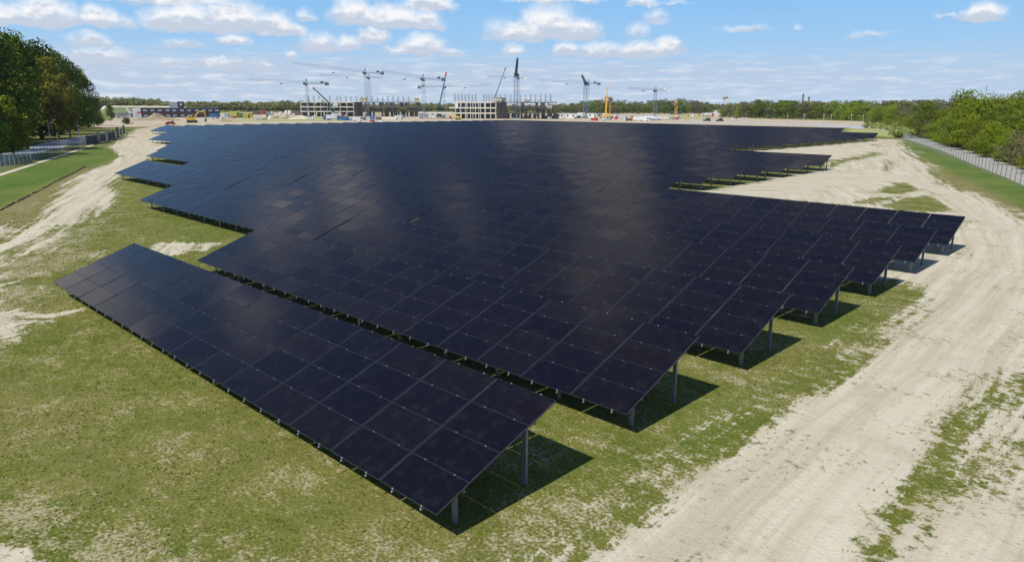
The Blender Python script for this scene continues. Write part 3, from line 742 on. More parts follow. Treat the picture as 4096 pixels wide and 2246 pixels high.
# bright spring hedge trees along the gravel path
HEDGE_BASE = [(3530, 505), (3589, 519), (3668, 541), (3788, 583), (3907, 612), (4026, 652), (4096, 676), (4300, 750)]
HEDGE_TOP = [(3500, 478), (3549, 462), (3589, 450), (3648, 436), (3690, 414), (3748, 424), (3800, 398), (3827, 380), (3867, 368), (3907, 376), (3946, 386), (3990, 420), (4030, 432), (4096, 415), (4300, 395)]
HG = 'bright green trees along the gravel path'
FRESH = [tree_kind('fresh', v, 10, 8, 6000, .31, 'fresh', .02, 26) for v in range(3)]
MID = [tree_kind('mid', v, 10, 8, 6000, .31, 'mid', .02, 26) for v in range(3)]
GREY = [tree_kind('grey', v, 10, 8, 1900, .34, 'grey', .06, 22) for v in range(2)]
def hedge():
    rn = random.Random(8)
    for row, off in ((0, 1.0), (1, 5.0), (2, 9.5), (3, 14.5)):
        px = 3535 if row == 0 else 3560
        while px < 4290:
            R = ground_range(px, lerp(HEDGE_BASE, px)); x, y = at_range(px, R+2)
            x += off*.95; y += off*.3; RR = math.hypot(x, y); p2 = px
            a = math.atan2(y, x)
            f = (.60, .82, .97, 1.06)[row]
            topH = height_at(px, lerp(HEDGE_TOP, px), RR)
            H = max(2.5, topH*f*rn.uniform(.88, 1.06)); W = rn.uniform(.9, 1.25) if row else rn.uniform(1.2, 1.6)
            q = rn.random(); kd = rn.choice(FRESH) if q < .42 else rn.choice(MID) if q < .86 else rn.choice(GREY)
            lab = {id(FRESH): 0}.get(0)
            nm = 'bright spring green' if kd in FRESH else 'mid green' if kd in MID else 'greyish half leafless'
            tree(kd, x, y, H, W, f'{nm} leafy tree in the dense row beside the gravel path', f'{nm} trees beside the gravel path')
            px += max(15, 8*W*H/10*.42*F_PX/RR)
    for px, base, top, kd, lab in ((3862, 600, 366, FRESH[0], 'tallest yellow-green tree of the gravel path row, below the thin mast'), (3925, 610, 374, FRESH[1], 'second yellow-green dome-shaped tree of the gravel path row beside the tallest'),
                                   (3705, 560, 405, MID[1], 'narrow darker tree standing out of the gravel path row before its bend')):
        R = ground_range(px, base)+12; x, y = at_range(px, R)
        tree(kd, x, y, height_at(px, top, R), 1.05, lab, None)
hedge()
def hedge_end():
    rn = random.Random(17)
    for i in range(16):
        px = 3470+i*12.5; R = ground_range(px, 498+rn.uniform(-6, 6)+max(0, px-3560)*.09); x, y = at_range(px+14, R+10)
        tree(rn.choice(MID+GREY+FRESH[:1]), x, y, max(5, height_at(px, rn.uniform(418, 446), R)), rn.uniform(.95, 1.25), 'leafy tree closing the corner between distant belt and gravel path row', 'trees at the corner of belt and path row')
hedge_end()

# belt of separate trees across the far side, then woods that read as one mass
FARK = {c: [tree_kind('far'+c, v, 12, 10, 1100, .85, c, .0, 20) for v in range(3)] for c in ('mid', 'fresh', 'grey', 'dark')}
def belt():
    # two ragged lines, near crowns lower than the ones behind
    rn = random.Random(21)
    top = [(2150, 418), (2290, 418), (2330, 408), (2380, 402), (2460, 404), (2560, 410), (2620, 402), (2700, 399), (2790, 404), (2850, 420), (2880, 432), (2900, 420), (3000, 408), (3040, 402), (3100, 406), (3200, 405), (3300, 408), (3400, 402), (3440, 408), (3560, 405), (3700, 402), (4100, 398)]
    base = [(2150, 455), (2850, 456), (2890, 470), (3300, 477), (3470, 484), (3560, 480), (4100, 470)]
    for row in range(3):
        px = 2200
        while px < 4120:
            if 2848 < px < 2895: px = 2896
            b = lerp(base, px)-row*4.5; R = ground_range(px, b); x, y = at_range(px, R)
            H = max(5, height_at(px, lerp(top, px)+(rn.uniform(2, 24), rn.uniform(-3, 8), rn.uniform(-6, 2))[row], R))
            q = rn.random()
            if row == 0: c = 'mid' if q < .45 else 'fresh' if q < .65 else 'grey' if q < .85 else 'dark'
            else: c = 'grey' if q < .55 else 'mid'
            if px < 2850 and c == 'fresh': c = 'mid'
            nm = {'mid': 'mid green', 'fresh': 'fresh green', 'grey': 'grey-brown budding', 'dark': 'dark green'}[c]
            w = rn.uniform(.85, 1.2)
            tree(rn.choice(FARK[c]), x, y, H, w*max(1.25, 11/H), f'distant {nm} tree in the long belt behind the building site', f'distant {nm} belt trees')
            px += 8.2*w*F_PX/R*rn.uniform(.55, .95)*(max(H*1.25, 11)/11)**.5
belt()
def far_wood(name, label, spans, rows, seed):
    """a far-off wood as one mass: many small crowns in one mesh"""
    rs = np.random.RandomState(seed); rn = random.Random(seed); V, W = [], []
    for (p0, p1, tp, bs) in spans:
        for row in range(rows):
            px = p0
            while px < p1:
                R = ground_range(px, bs-row*3.2)*(1.0); x, y = at_range(px, R)
                H = max(4, height_at(px, tp+rn.uniform(-3, 8)+(rows-1-row)*3, R)); w = rn.uniform(8, 13)
                n = 240; d = rs.normal(size=(n, 3)); d /= np.linalg.norm(d, axis=1)[:, None]
                lob = rs.uniform(-.35, .35, (7, 3)); kk = rs.randint(0, 7, n)
                c = (lob[kk]+d*.42*rs.uniform(.7, 1.05, n)[:, None])*np.array([w, w, H*.62])+np.array([x, y, H*.54])
                c[:, 2] = np.clip(c[:, 2], .2, None)
                V.append(c); W.append(d); px += w*.62*F_PX/R
    P = np.concatenate(V); D = np.concatenate(W); n = len(P)
    nrm = D+rs.normal(size=(n, 3))*.5; nrm /= np.linalg.norm(nrm, axis=1)[:, None]
    a1 = np.cross(nrm, rs.normal(size=(n, 3))); a1 /= np.linalg.norm(a1, axis=1)[:, None]; a2 = np.cross(nrm, a1); s = rs.uniform(.9, 1.9, n)[:, None]
    vs = np.stack([P-a1*s, P-a2*s*.7, P+a1*s, P+a2*s*.7], 1).reshape(-1, 3)
    me = bpy.data.meshes.new(name); me.vertices.add(4*n); me.vertices.foreach_set('co', vs.ravel()); me.loops.add(4*n); me.loops.foreach_set('vertex_index', np.arange(4*n))
    me.polygons.add(n); me.polygons.foreach_set('loop_start', np.arange(0, 4*n, 4)); me.polygons.foreach_set('loop_total', np.full(n, 4)); me.update(); me.materials.append(LEAF['wood'])
    tag(link(name, me), label, None, None, 'stuff')
far_wood('far_wood', 'far-off green woods along the horizon behind the building site', [(300, 560, 384, 443), (560, 640, 392, 443), (640, 1000, 404, 447), (1000, 1240, 402, 448), (1240, 1680, 412, 447), (1660, 1840, 413, 447), (1980, 2300, 418, 447), (2700, 3000, 414, 440)], 3, 3)

# ------------------------------------------------------------------ fences, lamp posts, gate screens
WIRE = mat('fence_wire', (.34, .40, .36), .55, .3, .1, 3)
DARKPOST = mat('dark_fence_post', (.15, .155, .16), .6, .2, .1, 3)
def fence(name, A, B, step, h, label, post_mat, bars, wire=.02):
    A, B = Vector((*A, 0)), Vector((*B, 0)); L = (B-A).length; n = max(1, round(L/step)); ang = math.atan2(B.y-A.y, B.x-A.x)
    o = empty(name, A, ang); tag(o, label, 'fence')
    pm = MB().box((0, 0, h/2), (.07, .07, h+.06)).box((0, 0, h+.045), (.09, .09, .03)).mesh('post', post_mat)
    st = L/n; m = MB(); nb = round(st/bars)
    for i in range(1, nb): m.box((st*i/nb, 0, h/2), (wire, wire*.6, h-.08))
    for z in (.08, h*.36, h*.68, h-.05): m.box((st/2, .014, z), (st-.07, .012, wire*1.3))
    mm = m.mesh('mesh_panel', WIRE)
    for i in range(n+1): link('post', pm, o, (st*i, 0, 0))
    for i in range(n): link('mesh_panel', mm, o, (st*i, 0, 0))
    return o
fence('wire_fence', G(-60, 700), G(342, 582), 2.5, 2.0, 'pale green wire mesh fence between grass bank and grey road', WIRE, .2, .014)
fence('wire_fence', G(3610, 556), G(4230, 806), 2.6, 2.0, 'wire mesh fence with dark posts along the gravel path below bright trees', DARKPOST, .25, .014)
SCREEN = mat('dark_screen', (.035, .045, .05), .8, 0, .2, .8)
CONC = mat('concrete', (.46, .45, .42), .9, 0, .12, .35)
CONCD = mat('dark_concrete', (.22, .22, .215), .9, 0, .15, .35)
def gate_run():
    pts = [(345, 581, 546), (392, 574, 532), (402, 571, 527), (425, 566, 522), (432, 563, 520), (462, 556, 515), (483, 543, 508), (488, 541, 508), (505, 527, 505)]
    cols = [(1, 2), (3, 4), (5, 6), (7, 8)]
    labs = ['pale gate post closest to the wire fence end', 'slim pale gate post between two dark screens', 'broad pale concrete pier in the dark screen run', 'last pale pier of the screen run near the yard bush']
    for (a, b), lab in zip(cols, labs):
        A, B = G(*pts[a][:2]), G(*pts[b][:2]); R = math.hypot(*A); h = max(2.0, height_at(pts[a][0], pts[a][2], R))
        m = MB(); cx, cy = (A[0]+B[0])/2, (A[1]+B[1])/2; w = min(2.2, max(.5, math.hypot(B[0]-A[0], B[1]-A[1])*.35))
        o = link('gate_pier', MB().box((0, 0, h/2), (.5, w, h)).box((0, 0, h+.06), (.62, w+.12, .12)).mesh('gate_pier', CONCD), None, (cx, cy, 0), (0, 0, math.atan2(B[1]-A[1], B[0]-A[0])-math.pi/2)); tag(o, lab, 'gate pier')
    for a, b, lab in ((0, 1, 'dark screen panel nearest the wire fence end'), (2, 3, 'dark screen panel between the two slim pale posts'), (4, 5, 'dark screen panel before the broad pale pier'), (6, 7, 'short dark screen panel beside the last pale pier')):
        A, B = Vector((*G(*pts[a][:2]), 0)), Vector((*G(*pts[b][:2]), 0)); L = (B-A).length; h = 2.1
        m = MB().box((L/2, 0, h/2+.1), (L-.3, .05, h-.2))
        f = MB()
        for x in (0.1, L/2, L-.1): f.box((x, 0, h/2), (.09, .09, h))
        f.box((L/2, 0, h), (L, .1, .08))
        o = empty('screen_fence', A, math.atan2(B.y-A.y, B.x-A.x)); link('screen_panel', m.mesh('screen_panel', SCREEN), o); link('frame', f.mesh('frame', GALV), o); tag(o, lab, 'fence')
gate_run()
POLEM = mat('pale_pole', (.42, .45, .50), .5, .2, .1, 3)
LAMPH = mat('lamp_head_white', (.62, .64, .66), .4, 0, .03)
def lamp_post(px, base, top, label, arm=1.3, head=.32, to=None):
    R = ground_range(px, base); x, y = at_range(px, R, base); h = height_at(px, top, R) if to is None else to
    o = empty('lamp_post', (x, y, 0), math.atan2(y, x)+math.pi/2); tag(o, label, 'lamp post', 'lamp posts')
    link('pole', MB().tube((0, 0, 0), (0, 0, h), .13, 0, 8, .08).mesh('pole', POLEM), o)
    if arm:
        link('arm', MB().bar((0, 0, h-.05), (arm, 0, h+.12), .07).mesh('arm', GALV), o)
        link('lamp_head', MB().blob((arm+.2, 0, h+.12), (head, head*.7, .16)).mesh('lamp_head', LAMPH, smooth=True), o)
    else:
        link('lamp_head', MB().blob((0, 0, h+.1), (head, head, .25)).mesh('lamp_head', LAMPH, smooth=True), o)
lamp_post(30, 614, 505, 'tall lamp post nearest the picture edge before the bright young tree', arm=-1.5)
lamp_post(204, 575, 482, 'tall lamp post with white round head before the darkest part of the wood', arm=-1.4, head=.42)
lamp_post(316, 549, 473, 'tall lamp post farthest along the road by the wood end', arm=-1.4)
for px, base, top, lab in ((3213, 500, 460, 'slim lamp post before the belt trees, below the pair of chimneys'), (3292, 500, 459, 'whitest slim lamp post standing on the far road verge'), (3322, 499, 462, 'slim lamp post just beyond the whitest one on the verge'),
                           (3402, 500, 461, 'slim lamp post near the far bend of the pale road'), (3450, 500, 463, 'pale slim lamp post nearest the bend end of the far road'), (3480, 500, 461, 'faint slim lamp post where tree belt meets the hedge'), (3148, 496, 462, 'faint slim lamp post on the verge past the two dark cars')):
    lamp_post(px, base, top, lab, arm=0, head=.3)

# ------------------------------------------------------------------ tower cranes
CBLUE = mat('crane_blue_grey', (.13, .21, .31), .5, .2, .15, .3)
CDARK = mat('crane_dark', (.065, .085, .115), .6, .1, .2, .3)
CWHITE = mat('crane_white', (.75, .76, .76), .5, 0, .05, .3)
CYEL = mat('crane_yellow', (.72, .40, .04), .5, 0, .1, .3)
COR = mat('crane_orange', (.62, .30, .08), .5, 0, .1, .3)
PALEOR = mat('crane_pale_orange', (.78, .56, .42), .5, 0, .1, .3)
CGREEN = mat('crane_green', (.04, .16, .12), .5, 0, .1, .3)
RED = mat('signal_red', (.70, .045, .05), .5, 0, .08, .5)
def lattice(b, A, B, w, seg, t, m=0, tri=False, w2=None):
    A, B = Vector(A), Vector(B); d = (B-A); L = d.length; d.normalize(); up = Vector((0, 0, 1)) if abs(d.z) < .9 else Vector((1, 0, 0))
    x = d.cross(up).normalized(); y = x.cross(d); w2 = w if w2 is None else w2
    cs = [(-.5, -.5), (.5, -.5), (0, .5)] if tri else [(-.5, -.5), (.5, -.5), (.5, .5), (-.5, .5)]
    n = max(1, round(L/seg)); P = lambda i, c: A+d*L*i/n+(x*c[0]+y*c[1])*(w+(w2-w)*i/n)
    for c in cs: b.bar(P(0, c), P(n, c), t, m)
    for i in range(n):
        for q in range(len(cs)):
            c0, c1 = cs[q], cs[(q+1) % len(cs)]
            if i % 2: c0, c1 = c1, c0
            b.bar(P(i, c0), P(i+1, c1), t*.7, m)
            b.bar(P(i, c0), P(i, c1), t*.6, m)
    return b
def tower_crane(px, base, jib_y, tip_px, counter_px, label, body=CBLUE, w=1.9, t=.17, apex=0, rng=None, luff=None, cwhite=False, jh=1.7, mast_top=None):
    """mast on the ground at the pixel's bearing; jib and counter-jib at the height seen"""
    R = rng or ground_range(px, base); x, y = at_range(px, R); h = height_at(px, jib_y, R)
    o = empty('tower_crane', (x, y, 0), math.atan2(y, x)-math.pi/2); tag(o, label, 'tower crane', None)   # local x = to the side, y = away
    link('mast', lattice(MB(), (0, 0, 0), (0, 0, h-1.2), w, w*1.25, t).box((0, 0, .4), (w*2.4, w*2.4, .8)).mesh('mast', body), o)
    link('slewing_unit', MB().box((0, 0, h-.9), (w*1.1, w*1.1, 1.2), 0, 0, .8).box((0, 0, h+.1), (w*.9, w*.9, .5)).mesh('slewing_unit', CDARK), o)
    link('cab', MB().box((-1.5 if tip_px < px else 1.5, -1.4, h-.1), (1.4, 1.9, 2.0)).box((-1.5 if tip_px < px else 1.5, -1.6, h+.2), (1.5, 1.7, 1.0), 1).mesh('cab', body, CDARK), o)
    if luff:
        L, ang = luff; z0 = h+1.0
        link('jib', lattice(MB(), (0, -.8, z0), (L*math.sin(ang[0])*math.cos(ang[1]), -L*math.cos(ang[0])*math.cos(ang[1]), z0+L*math.sin(ang[1])), 1.8, 2.2, .34, 0, True, 1.1).mesh('jib', CDARK), o)
        link('counter_jib', MB().box((0, 3.2, h+.7), (2.0, 6.0, .5)).mesh('counter_jib', body), o)
        link('counterweight', MB().box((0, 5.6, h+.3), (2.6, 1.2, 2.6)).box((0, 4.1, h+.3), (2.4, .9, 2.2)).mesh('counterweight', CDARK), o)
    else:
        Lj = (tip_px-px)*R/F_PX; Lc = (counter_px-px)*R/F_PX; tilt = apex
        link('jib', lattice(MB(), (0, 0, h+jh*.5), (Lj, 0, h+jh*.5+tilt), jh, jh*1.35, t*.5, 0, True, jh*.7).mesh('jib', body), o)
        b = lattice(MB(), (0, 0, h+jh*.4), (Lc, 0, h+jh*.4-tilt*.25), jh*.8, jh*1.3, t*.62, 0, True); sg = 1 if Lc > 0 else -1
        b.box((Lc*.5, 0, h+.05), (abs(Lc), 1.3, .18))
        link('counter_jib', b.mesh('counter_jib', body), o)
        c = MB(); n = 4
        for i in range(n): c.box((Lc-sg*(.5+i*.75), 0, h-.25), (.6, 1.5, 2.3))
        c.box((Lc-sg*5, 0, h+1.0), (2.2, 1.3, 1.3))
        link('counterweight', c.mesh('counterweight', CWHITE if cwhite else CDARK), o)
        link('tower_head', MB().box((0, 0, h+jh*1.3), (1.1, 1.1, jh*1.6), 0, 0, .5).mesh('tower_head', body), o)
        link('trolley', MB().box((Lj*.45, 0, h-.25), (2.0, 1.2, .5)).box((Lj*.45, 0, h-.65), (.6, .5, .4)).mesh('trolley', CDARK), o)
    return o
tower_crane(1231, 468, 334, 1032, 1312, 'blue-grey tower crane at the wood side end of the shell building, longest flat jib', rng=560, apex=1.6)
tower_crane(1467, 466, 291, 1206, 1537, 'tallest blue-grey tower crane of the scaffolded building, its jib rising slightly', rng=590, apex=6.0, w=2.2)
tower_crane(1481, 462, 311, 1302, 1543, 'tower crane just behind the tallest one, with white counterweight and lower jib', rng=680, apex=1.2, cwhite=True)
tower_crane(1696, 470, 316, 1537, 1781, 'tower crane standing between both shell buildings, jib towards the tallest crane', rng=540, apex=5.0, w=2.3)
tower_crane(1776, 462, 349, 1958, 1676, 'tower crane behind the green mobile boom, with jib pointing towards the chimneys', rng=660, apex=2.0, cwhite=False)
tower_crane(2063, 474, 300, 2063, 2063, 'dark tower crane over the second shell building with its jib pointing at the viewer', rng=520, w=2.6, t=.34, luff=(30, (R_(2), R_(17))))
tower_crane(2074, 462, 311, 1955, 2107, 'tower crane behind the second shell building, pale flat jib and white counterweight', rng=690, apex=.3, cwhite=True)
tower_crane(2340, 468, 334, 2340, 2340, 'dark tower crane past the second building, short jib pointing at the viewer', rng=565, w=2.4, t=.34, luff=(15, (R_(-12), R_(19))))
tower_crane(2351, 462, 335, 2167, 2398, 'tower crane with a dipping thin jib just behind the dark one beside white cabins', rng=640, apex=2.2, w=2.2)
tower_crane(2620, 459, 362, 2519, 2676, 'blue tower crane alone before the tree belt, with white counterweight', rng=640, apex=1.0, cwhite=True, w=2.4, t=.3)
tower_crane(2441, 462, 394, 2398, 2450, 'small orange tower crane beside the tall yellow crane', body=COR, rng=600, w=1.2, t=.2, jh=1.0)
tower_crane(2705, 463, 416, 2688, 2712, 'small yellow tower crane standing before the tree belt', body=CYEL, rng=640, w=1.7, t=.34, jh=1.6)
tower_crane(2896, 458, 393, 2922, 2889, 'faint far orange tower crane over the gap in the tree belt', body=COR, rng=900, w=1.2, t=.2, jh=1.0)
def mobile_crane(base_px, base_y, pts, label, body, tipmat=RED, w=.9, rng=None, lat=True, z0=2.2):
    R = rng or ground_range(base_px, base_y); x, y = at_range(base_px, R)
    o = empty('mobile_crane', (x, y, 0), math.atan2(y, x)-math.pi/2); tag(o, label, 'mobile crane')
    loc = lambda p: ((p[0]-base_px)*R/F_PX, 0, height_at(p[0], p[1], R))
    c = MB().box((0, 0, 1.3), (8.5, 2.6, 1.0)).box((-3.2, 0, 2.3), (2.0, 2.5, 1.4)).box((1.6, 0, 2.4), (3.4, 2.5, 1.4)).box((-3.3, -1.27, 2.5), (1.4, .04, .8), 1)
    link('carrier', c.mesh('carrier', body, CDARK), o)
    for i in range(4):
        for s in (-1, 1): link('wheel', MB().tube((-3.2+i*2.1, s*1.0, .6), (-3.2+i*2.1, s*1.35, .6), .6, 0, 12).mesh('wheel', CDARK), o)
    P = [loc(p) for p in pts]
    for i in range(len(P)-1):
        b = MB()
        if lat and i == len(P)-2 and len(P) > 2: lattice(b, P[i], P[i+1], w*.7, w*1.6, .11, 0, False, w*.35)
        else: b.bar(P[i], P[i+1], w*1.1, 0, w*.65)
        link('boom', b.mesh('boom', body if i == 0 else PALEOR if body == CYEL else body), o)
    if tipmat: link('boom_tip', MB().box(P[-1], (1.3, 1.0, 1.6)).box((P[-1][0], 0, P[-1][2]-1.2), (.3, .3, 1.4)).mesh('boom_tip', tipmat), o)
    return o
mobile_crane(2424, 462, [(2424, 454), (2427, 350), (2465, 262)], 'tall yellow mobile crane with thin pale fly jib beside the small orange crane', CYEL, None, 1.15, 560)
mobile_crane(1747, 471, [(1748, 463), (1785, 294)], 'green mobile crane with long steep boom, red tip, between both shell buildings', CGREEN, RED, 1.1)
mobile_crane(1322, 463, [(1322, 440), (1318, 413), (1265, 353)], 'green mobile crane behind the pale shell building, boom leaning towards the wood', CGREEN, RED, 1.2, 600, lat=False)
mobile_crane(1976, 462, [(1976, 400), (2020, 274)], 'thin grey-green mobile crane boom rising behind the second shell building roof', CGREEN, RED, .8, 640)

# ------------------------------------------------------------------ the two shell buildings
SLAB = mat('pale_slab', (.62, .58, .50), .9, 0, .08, .25)
IN_SHADE = mat('interior_shade', (.12, .12, .118), 1, 0, .4, .3)  # dark tone put in for the shade inside the open floors
SCAFF = mat('scaffold_brown', (.17, .14, .125), .8, .1, .2, .5)
SCAFP = mat('scaffold_tube', (.20, .19, .185), .6, .2, .2, .5)
REBAR = mat('rebar_grey', (.13, .145, .16), .7, .2, .2, .5)
PALEW = mat('pale_panel', (.70, .69, .65), .85, 0, .06, .3)
YFORM = mat('yellow_formwork', (.62, .56, .22), .7, 0, .1, .5)
def shell_building(px0, px1, split, base, slabs, label, depth, cages, ext=(), core=1.8):
    """open concrete frame from px0 to px1, split: pixel where the scaffolded part starts"""
    R = ground_range((px0+px1)/2, base); pc = (px0+px1)/2; x, y = at_range(pc, R)
    o = empty('shell_building', (x, y, 0), math.atan2(y, x)-math.pi/2); tag(o, label, 'building')
    X = lambda p: (p-pc)*R/F_PX
    Zs = [height_at(pc, s, R) for s in slabs]      # top of slab edges, low to high
    th = .95
    for i, z in enumerate(Zs):
        a = X(ext[i]) if i < len(ext) and ext[i] else X(px0)
        b = MB().box(((a+X(split))/2, depth/2, z-th/2), (X(split)-a, depth, th))
        for k in range(int((X(split)-a)/1.6)): b.box((a+.8+k*1.6, .05, z+.5), (.06, .06, 1.0), 1)
        b.box(((a+X(split))/2, .05, z+1.0), (X(split)-a, .05, .06), 1)
        link('floor_slab', b.mesh('floor_slab', SLAB, SCAFP), o)
        b = MB().box(((X(px1)+X(split))/2+.01, depth/2+1.2, z-.35), (X(px1)-X(split), depth-2.4, .5)); link('floor_slab', b.mesh('floor_slab', CONCD), o)
    n = 9
    for i in range(n):
        cx = X(px0)+.5+(X(split)-X(px0)-1)*i/(n-1); b = MB(); z0 = 0
        for z in Zs: b.box((cx, .35, (z0+z-th)/2), (.62, .6, z-th-z0)); z0 = z
        link('column', b.mesh('column', CONC), o)
    z0 = 0
    for i, z in enumerate(Zs):                             # recessed walls, coloured dark for the shade of the rooms
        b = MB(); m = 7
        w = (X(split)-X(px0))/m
        for k in range(m): link('shade_wall', MB().box((X(px0)+w*(k+.5), 4.5+(k % 3)*1.2, (z0+z-th)/2), (w*.86, .3, z-th-z0-.05)).mesh('shade_wall', IN_SHADE), o)
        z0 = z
    # scaffolded half
    b = MB(); hz = Zs[-1]+1.2; k = X(split)
    while k < X(px1)+.1:
        b.box((k, -.9, hz/2), (.16, .16, hz)); b.box((k, .35, hz/2), (.16, .16, hz)); k += 2.5
    for i in range(int(hz/2)+1): b.box(((X(split)+X(px1))/2, -.3, i*2.0+.1), (X(px1)-X(split), 1.3, .09)); b.box(((X(split)+X(px1))/2, -.92, i*2.0+1.1), (X(px1)-X(split), .06, .08))
    link('scaffold', b.mesh('scaffold', SCAFF), o)
    rn = random.Random(int(px0)); z0 = 0
    for z in Zs:
        k = X(split)+.6
        while k < X(px1)-2:
            w = rn.uniform(1.2, 4.5)
            if rn.random() < .6: link('dark_bay', MB().box((k+w/2, rn.uniform(1.6, 4), (z0+z)/2-.3), (w, .4, z-z0-.7)).mesh('dark_bay', IN_SHADE if rn.random() < .65 else SCAFF), o)
            k += w+rn.uniform(.3, 1.5)
        z0 = z
    link('core_tower', MB().box((X(split)+3.5, 4, (hz+core)/2), (6.5, 6.5, hz+core)).box((X(split)+3.5, .72, hz*.6), (2.2, .1, hz*.5), 1).mesh('core_tower', SCAFF, IN_SHADE), o)
    for p, tp in cages:                                   # starter-bar cages standing on the roof
        b = MB(); cx = X(p); z1 = height_at(p, tp, R)
        for dx, dy in ((-.45, 0), (.45, 0), (-.45, .8), (.45, .8), (0, .4)): b.box((cx+dx, 1+dy, (Zs[-1]+z1)/2), (.15, .15, z1-Zs[-1]))
        for q in range(3): b.box((cx, 1.4, Zs[-1]+(z1-Zs[-1])*(q+1)/3.4), (1.0, .9, .07))
        link('column_cage', b.mesh('column_cage', REBAR), o)
    return o, X, Zs, R
c1 = [(1252+i*19.6+(7 if i == 5 else 0), 383+(i % 3)) for i in range(20) if i not in (3,)]
o, X, Zs, R = shell_building(1221, 1672, 1418, 466, [444, 426, 407.5], 'three-storey concrete shell building with brown scaffold half, beneath the tallest crane', 16, c1, (), -1.6)
for a, b_, z0, z1, m in ((1340, 1358, 413, 430, PALEW), (1281, 1306, 397, 409, PALEW), (1242, 1250, 397, 410, PALEW)):
    link('wall_panel', MB().box(((X(a)+X(b_))/2, -.25, (height_at(a, z0, R)+height_at(a, z1, R))/2), ((b_-a)*R/F_PX, .25, (z1-z0)*R/F_PX)).box(((X(a)+X(b_))/2, -.1, height_at(a, z1, R)+.1), ((b_-a)*R/F_PX+.2, .5, .2)).mesh('wall_panel', m), o)
for a, b_ in ((1440, 1456), (1458, 1470), (1648, 1665)):
    link('formwork', MB().box(((X(a)+X(b_))/2, 2, Zs[-1]+1.6), ((b_-a)*R/F_PX, 3, 2.6)).box(((X(a)+X(b_))/2, 2, Zs[-1]+3.0), ((b_-a)*R/F_PX+.8, 3.6, .25)).mesh('formwork', YFORM), o)
c2 = [(1826+i*13.5, 376+(i % 2)*2) for i in range(7)]+[(1938+i*10.2, 376+(i % 3)) for i in range(6)]+[(2003+i*19.4, 377+(i % 3)) for i in range(11) if i != 3]
o, X, Zs, R = shell_building(1825, 2222, 1986, 475, [450.5, 429.5, 407.5], 'second three-storey concrete shell building with dark scaffold, by the white cabins', 18, c2, ext=(1710, 1803, None))
for a, b_, z0, z1, m in ((1828, 1838, 413, 433, PALEW), (2183, 2202, 415, 435, PALEW), (1968, 2008, 394, 410, CONC), (2094, 2116, 397, 408, CONC)):
    link('wall_panel', MB().box(((X(a)+X(b_))/2, -.25, (height_at(a, z0, R)+height_at(a, z1, R))/2), ((b_-a)*R/F_PX, .3, (z1-z0)*R/F_PX)).box(((X(a)+X(b_))/2, -.1, height_at(a, z1, R)+.1), ((b_-a)*R/F_PX+.2, .5, .2)).mesh('wall_panel', m), o)

# long black two-storey site office with a roof box
OFFB = mat('office_black', (.022, .025, .036), .6, 0, .15, .2)
OFFM = mat('office_maroon', (.050, .024, .032), .6, 0, .15, .2)
WINP = mat('pale_blind_window', (.34, .39, .45), .25, 0, .15, .3)
OFFW = mat('office_white', (.62, .65, .70), .6, 0, .05, .2)
def office():
    R = ground_range(700, 470); x, y = at_range(706, R); o = empty('site_office', (x, y, 0), math.atan2(y, x)-math.pi/2); tag(o, 'long black two-storey site office with a grey roof box and white end', 'building')
    X = lambda p: (p-706)*R/F_PX
    H = height_at(706, 433, R); x0, x1 = X(592), X(846)
    link('wall', MB().box(((x0+x1)/2, 6, H/2), (x1-x0, 12, H)).box(((x0+x1)/2, -.03, H*.47), (x1-x0, .1, H*.22), 1).mesh('wall', OFFB, OFFM), o)
    link('end_wall', MB().box((X(579), 5, H/2), (X(592)-X(567), 10, H-.3)).box((X(579), -.05, H*.35), (2.2, .1, 2.2), 1).box((X(585), -.07, H*.55), (2.0, .1, 1.2), 2).mesh('end_wall', OFFW, CONC, RED), o)
    link('roof', MB().box(((x0+x1)/2, 6, H+.1), (x1-x0+.4, 12.4, .2)).mesh('roof', CONCD), o)
    r = link('roof_box', MB().box((X(696), 4, H+2.1), (X(710)-X(684), 6, 4.2)).mesh('roof_box', mat('roof_box_grey', (.30, .35, .42), .6)), o)
    link('roof_box', MB().box((X(720), 4, H+2.3), (X(731)-X(710), 6.4, 4.6)).box((X(720), .75, H+2.6), (1.6, .1, 1.6), 1).mesh('roof_box', OFFB, WINP), o)
    for i, p in enumerate((605, 628, 651, 676, 697, 722, 745, 770, 793, 815, 836)):
        for zz, ok in ((H*.76, 1), (H*.2, 593 < p < 760 or p > 800)):
            if ok: link('window', MB().box((X(p), -.06, zz), (2.4, .12, H*.19)).box((X(p), -.1, zz-H*.1-.06), (2.7, .2, .1), 1).box((X(p), -.14, zz), (.08, .06, H*.19), 1).mesh('window', WINP, OFFB), o)
office()
# grassy earth bank with a sandy crest behind the office
def bank():
    R = ground_range(600, 452); b = MB(); A = Vector((*at_range(395, R), 0)); B = Vector((*at_range(800, R+20), 0)); n = 26; vs = []
    u = (B-A)/n; nrm = Vector((-u.y, u.x, 0)).normalized()
    if nrm.dot(A) < 0: nrm = -nrm
    hh = height_at(600, 424, R)
    for i in range(n+1):
        e = min(1, i/2, (n-i)/4); z = hh*e*(1+.02*math.sin(i*1.7))
        for o_, zz in ((0, 0), (9, z*.80), (13, z), (20, z), (34, 0)):
            p = A+u*i+nrm*o_; vs.append((p.x, p.y, zz))
    fs = [(i*5+j, (i+1)*5+j, (i+1)*5+j+1, i*5+j+1) for i in range(n) for j in range(4)]; ms = [[0, 1, 1, 0][j] for i in range(n) for j in range(4)]
    b.v, b.f, b.m = vs, fs, ms
    me = b.mesh('embankment', mat('bank_grass', (.16, .19, .075), 1, 0, .2, .1), mat('bank_sand', (.52, .46, .35), 1, 0, .1, .1), smooth=True)
    if me.polygons[0].normal.z < 0: me.flip_normals()
    tag(link('embankment', me), kind='structure')
bank()
R = ground_range(515, 458); x, y = at_range(515, R)
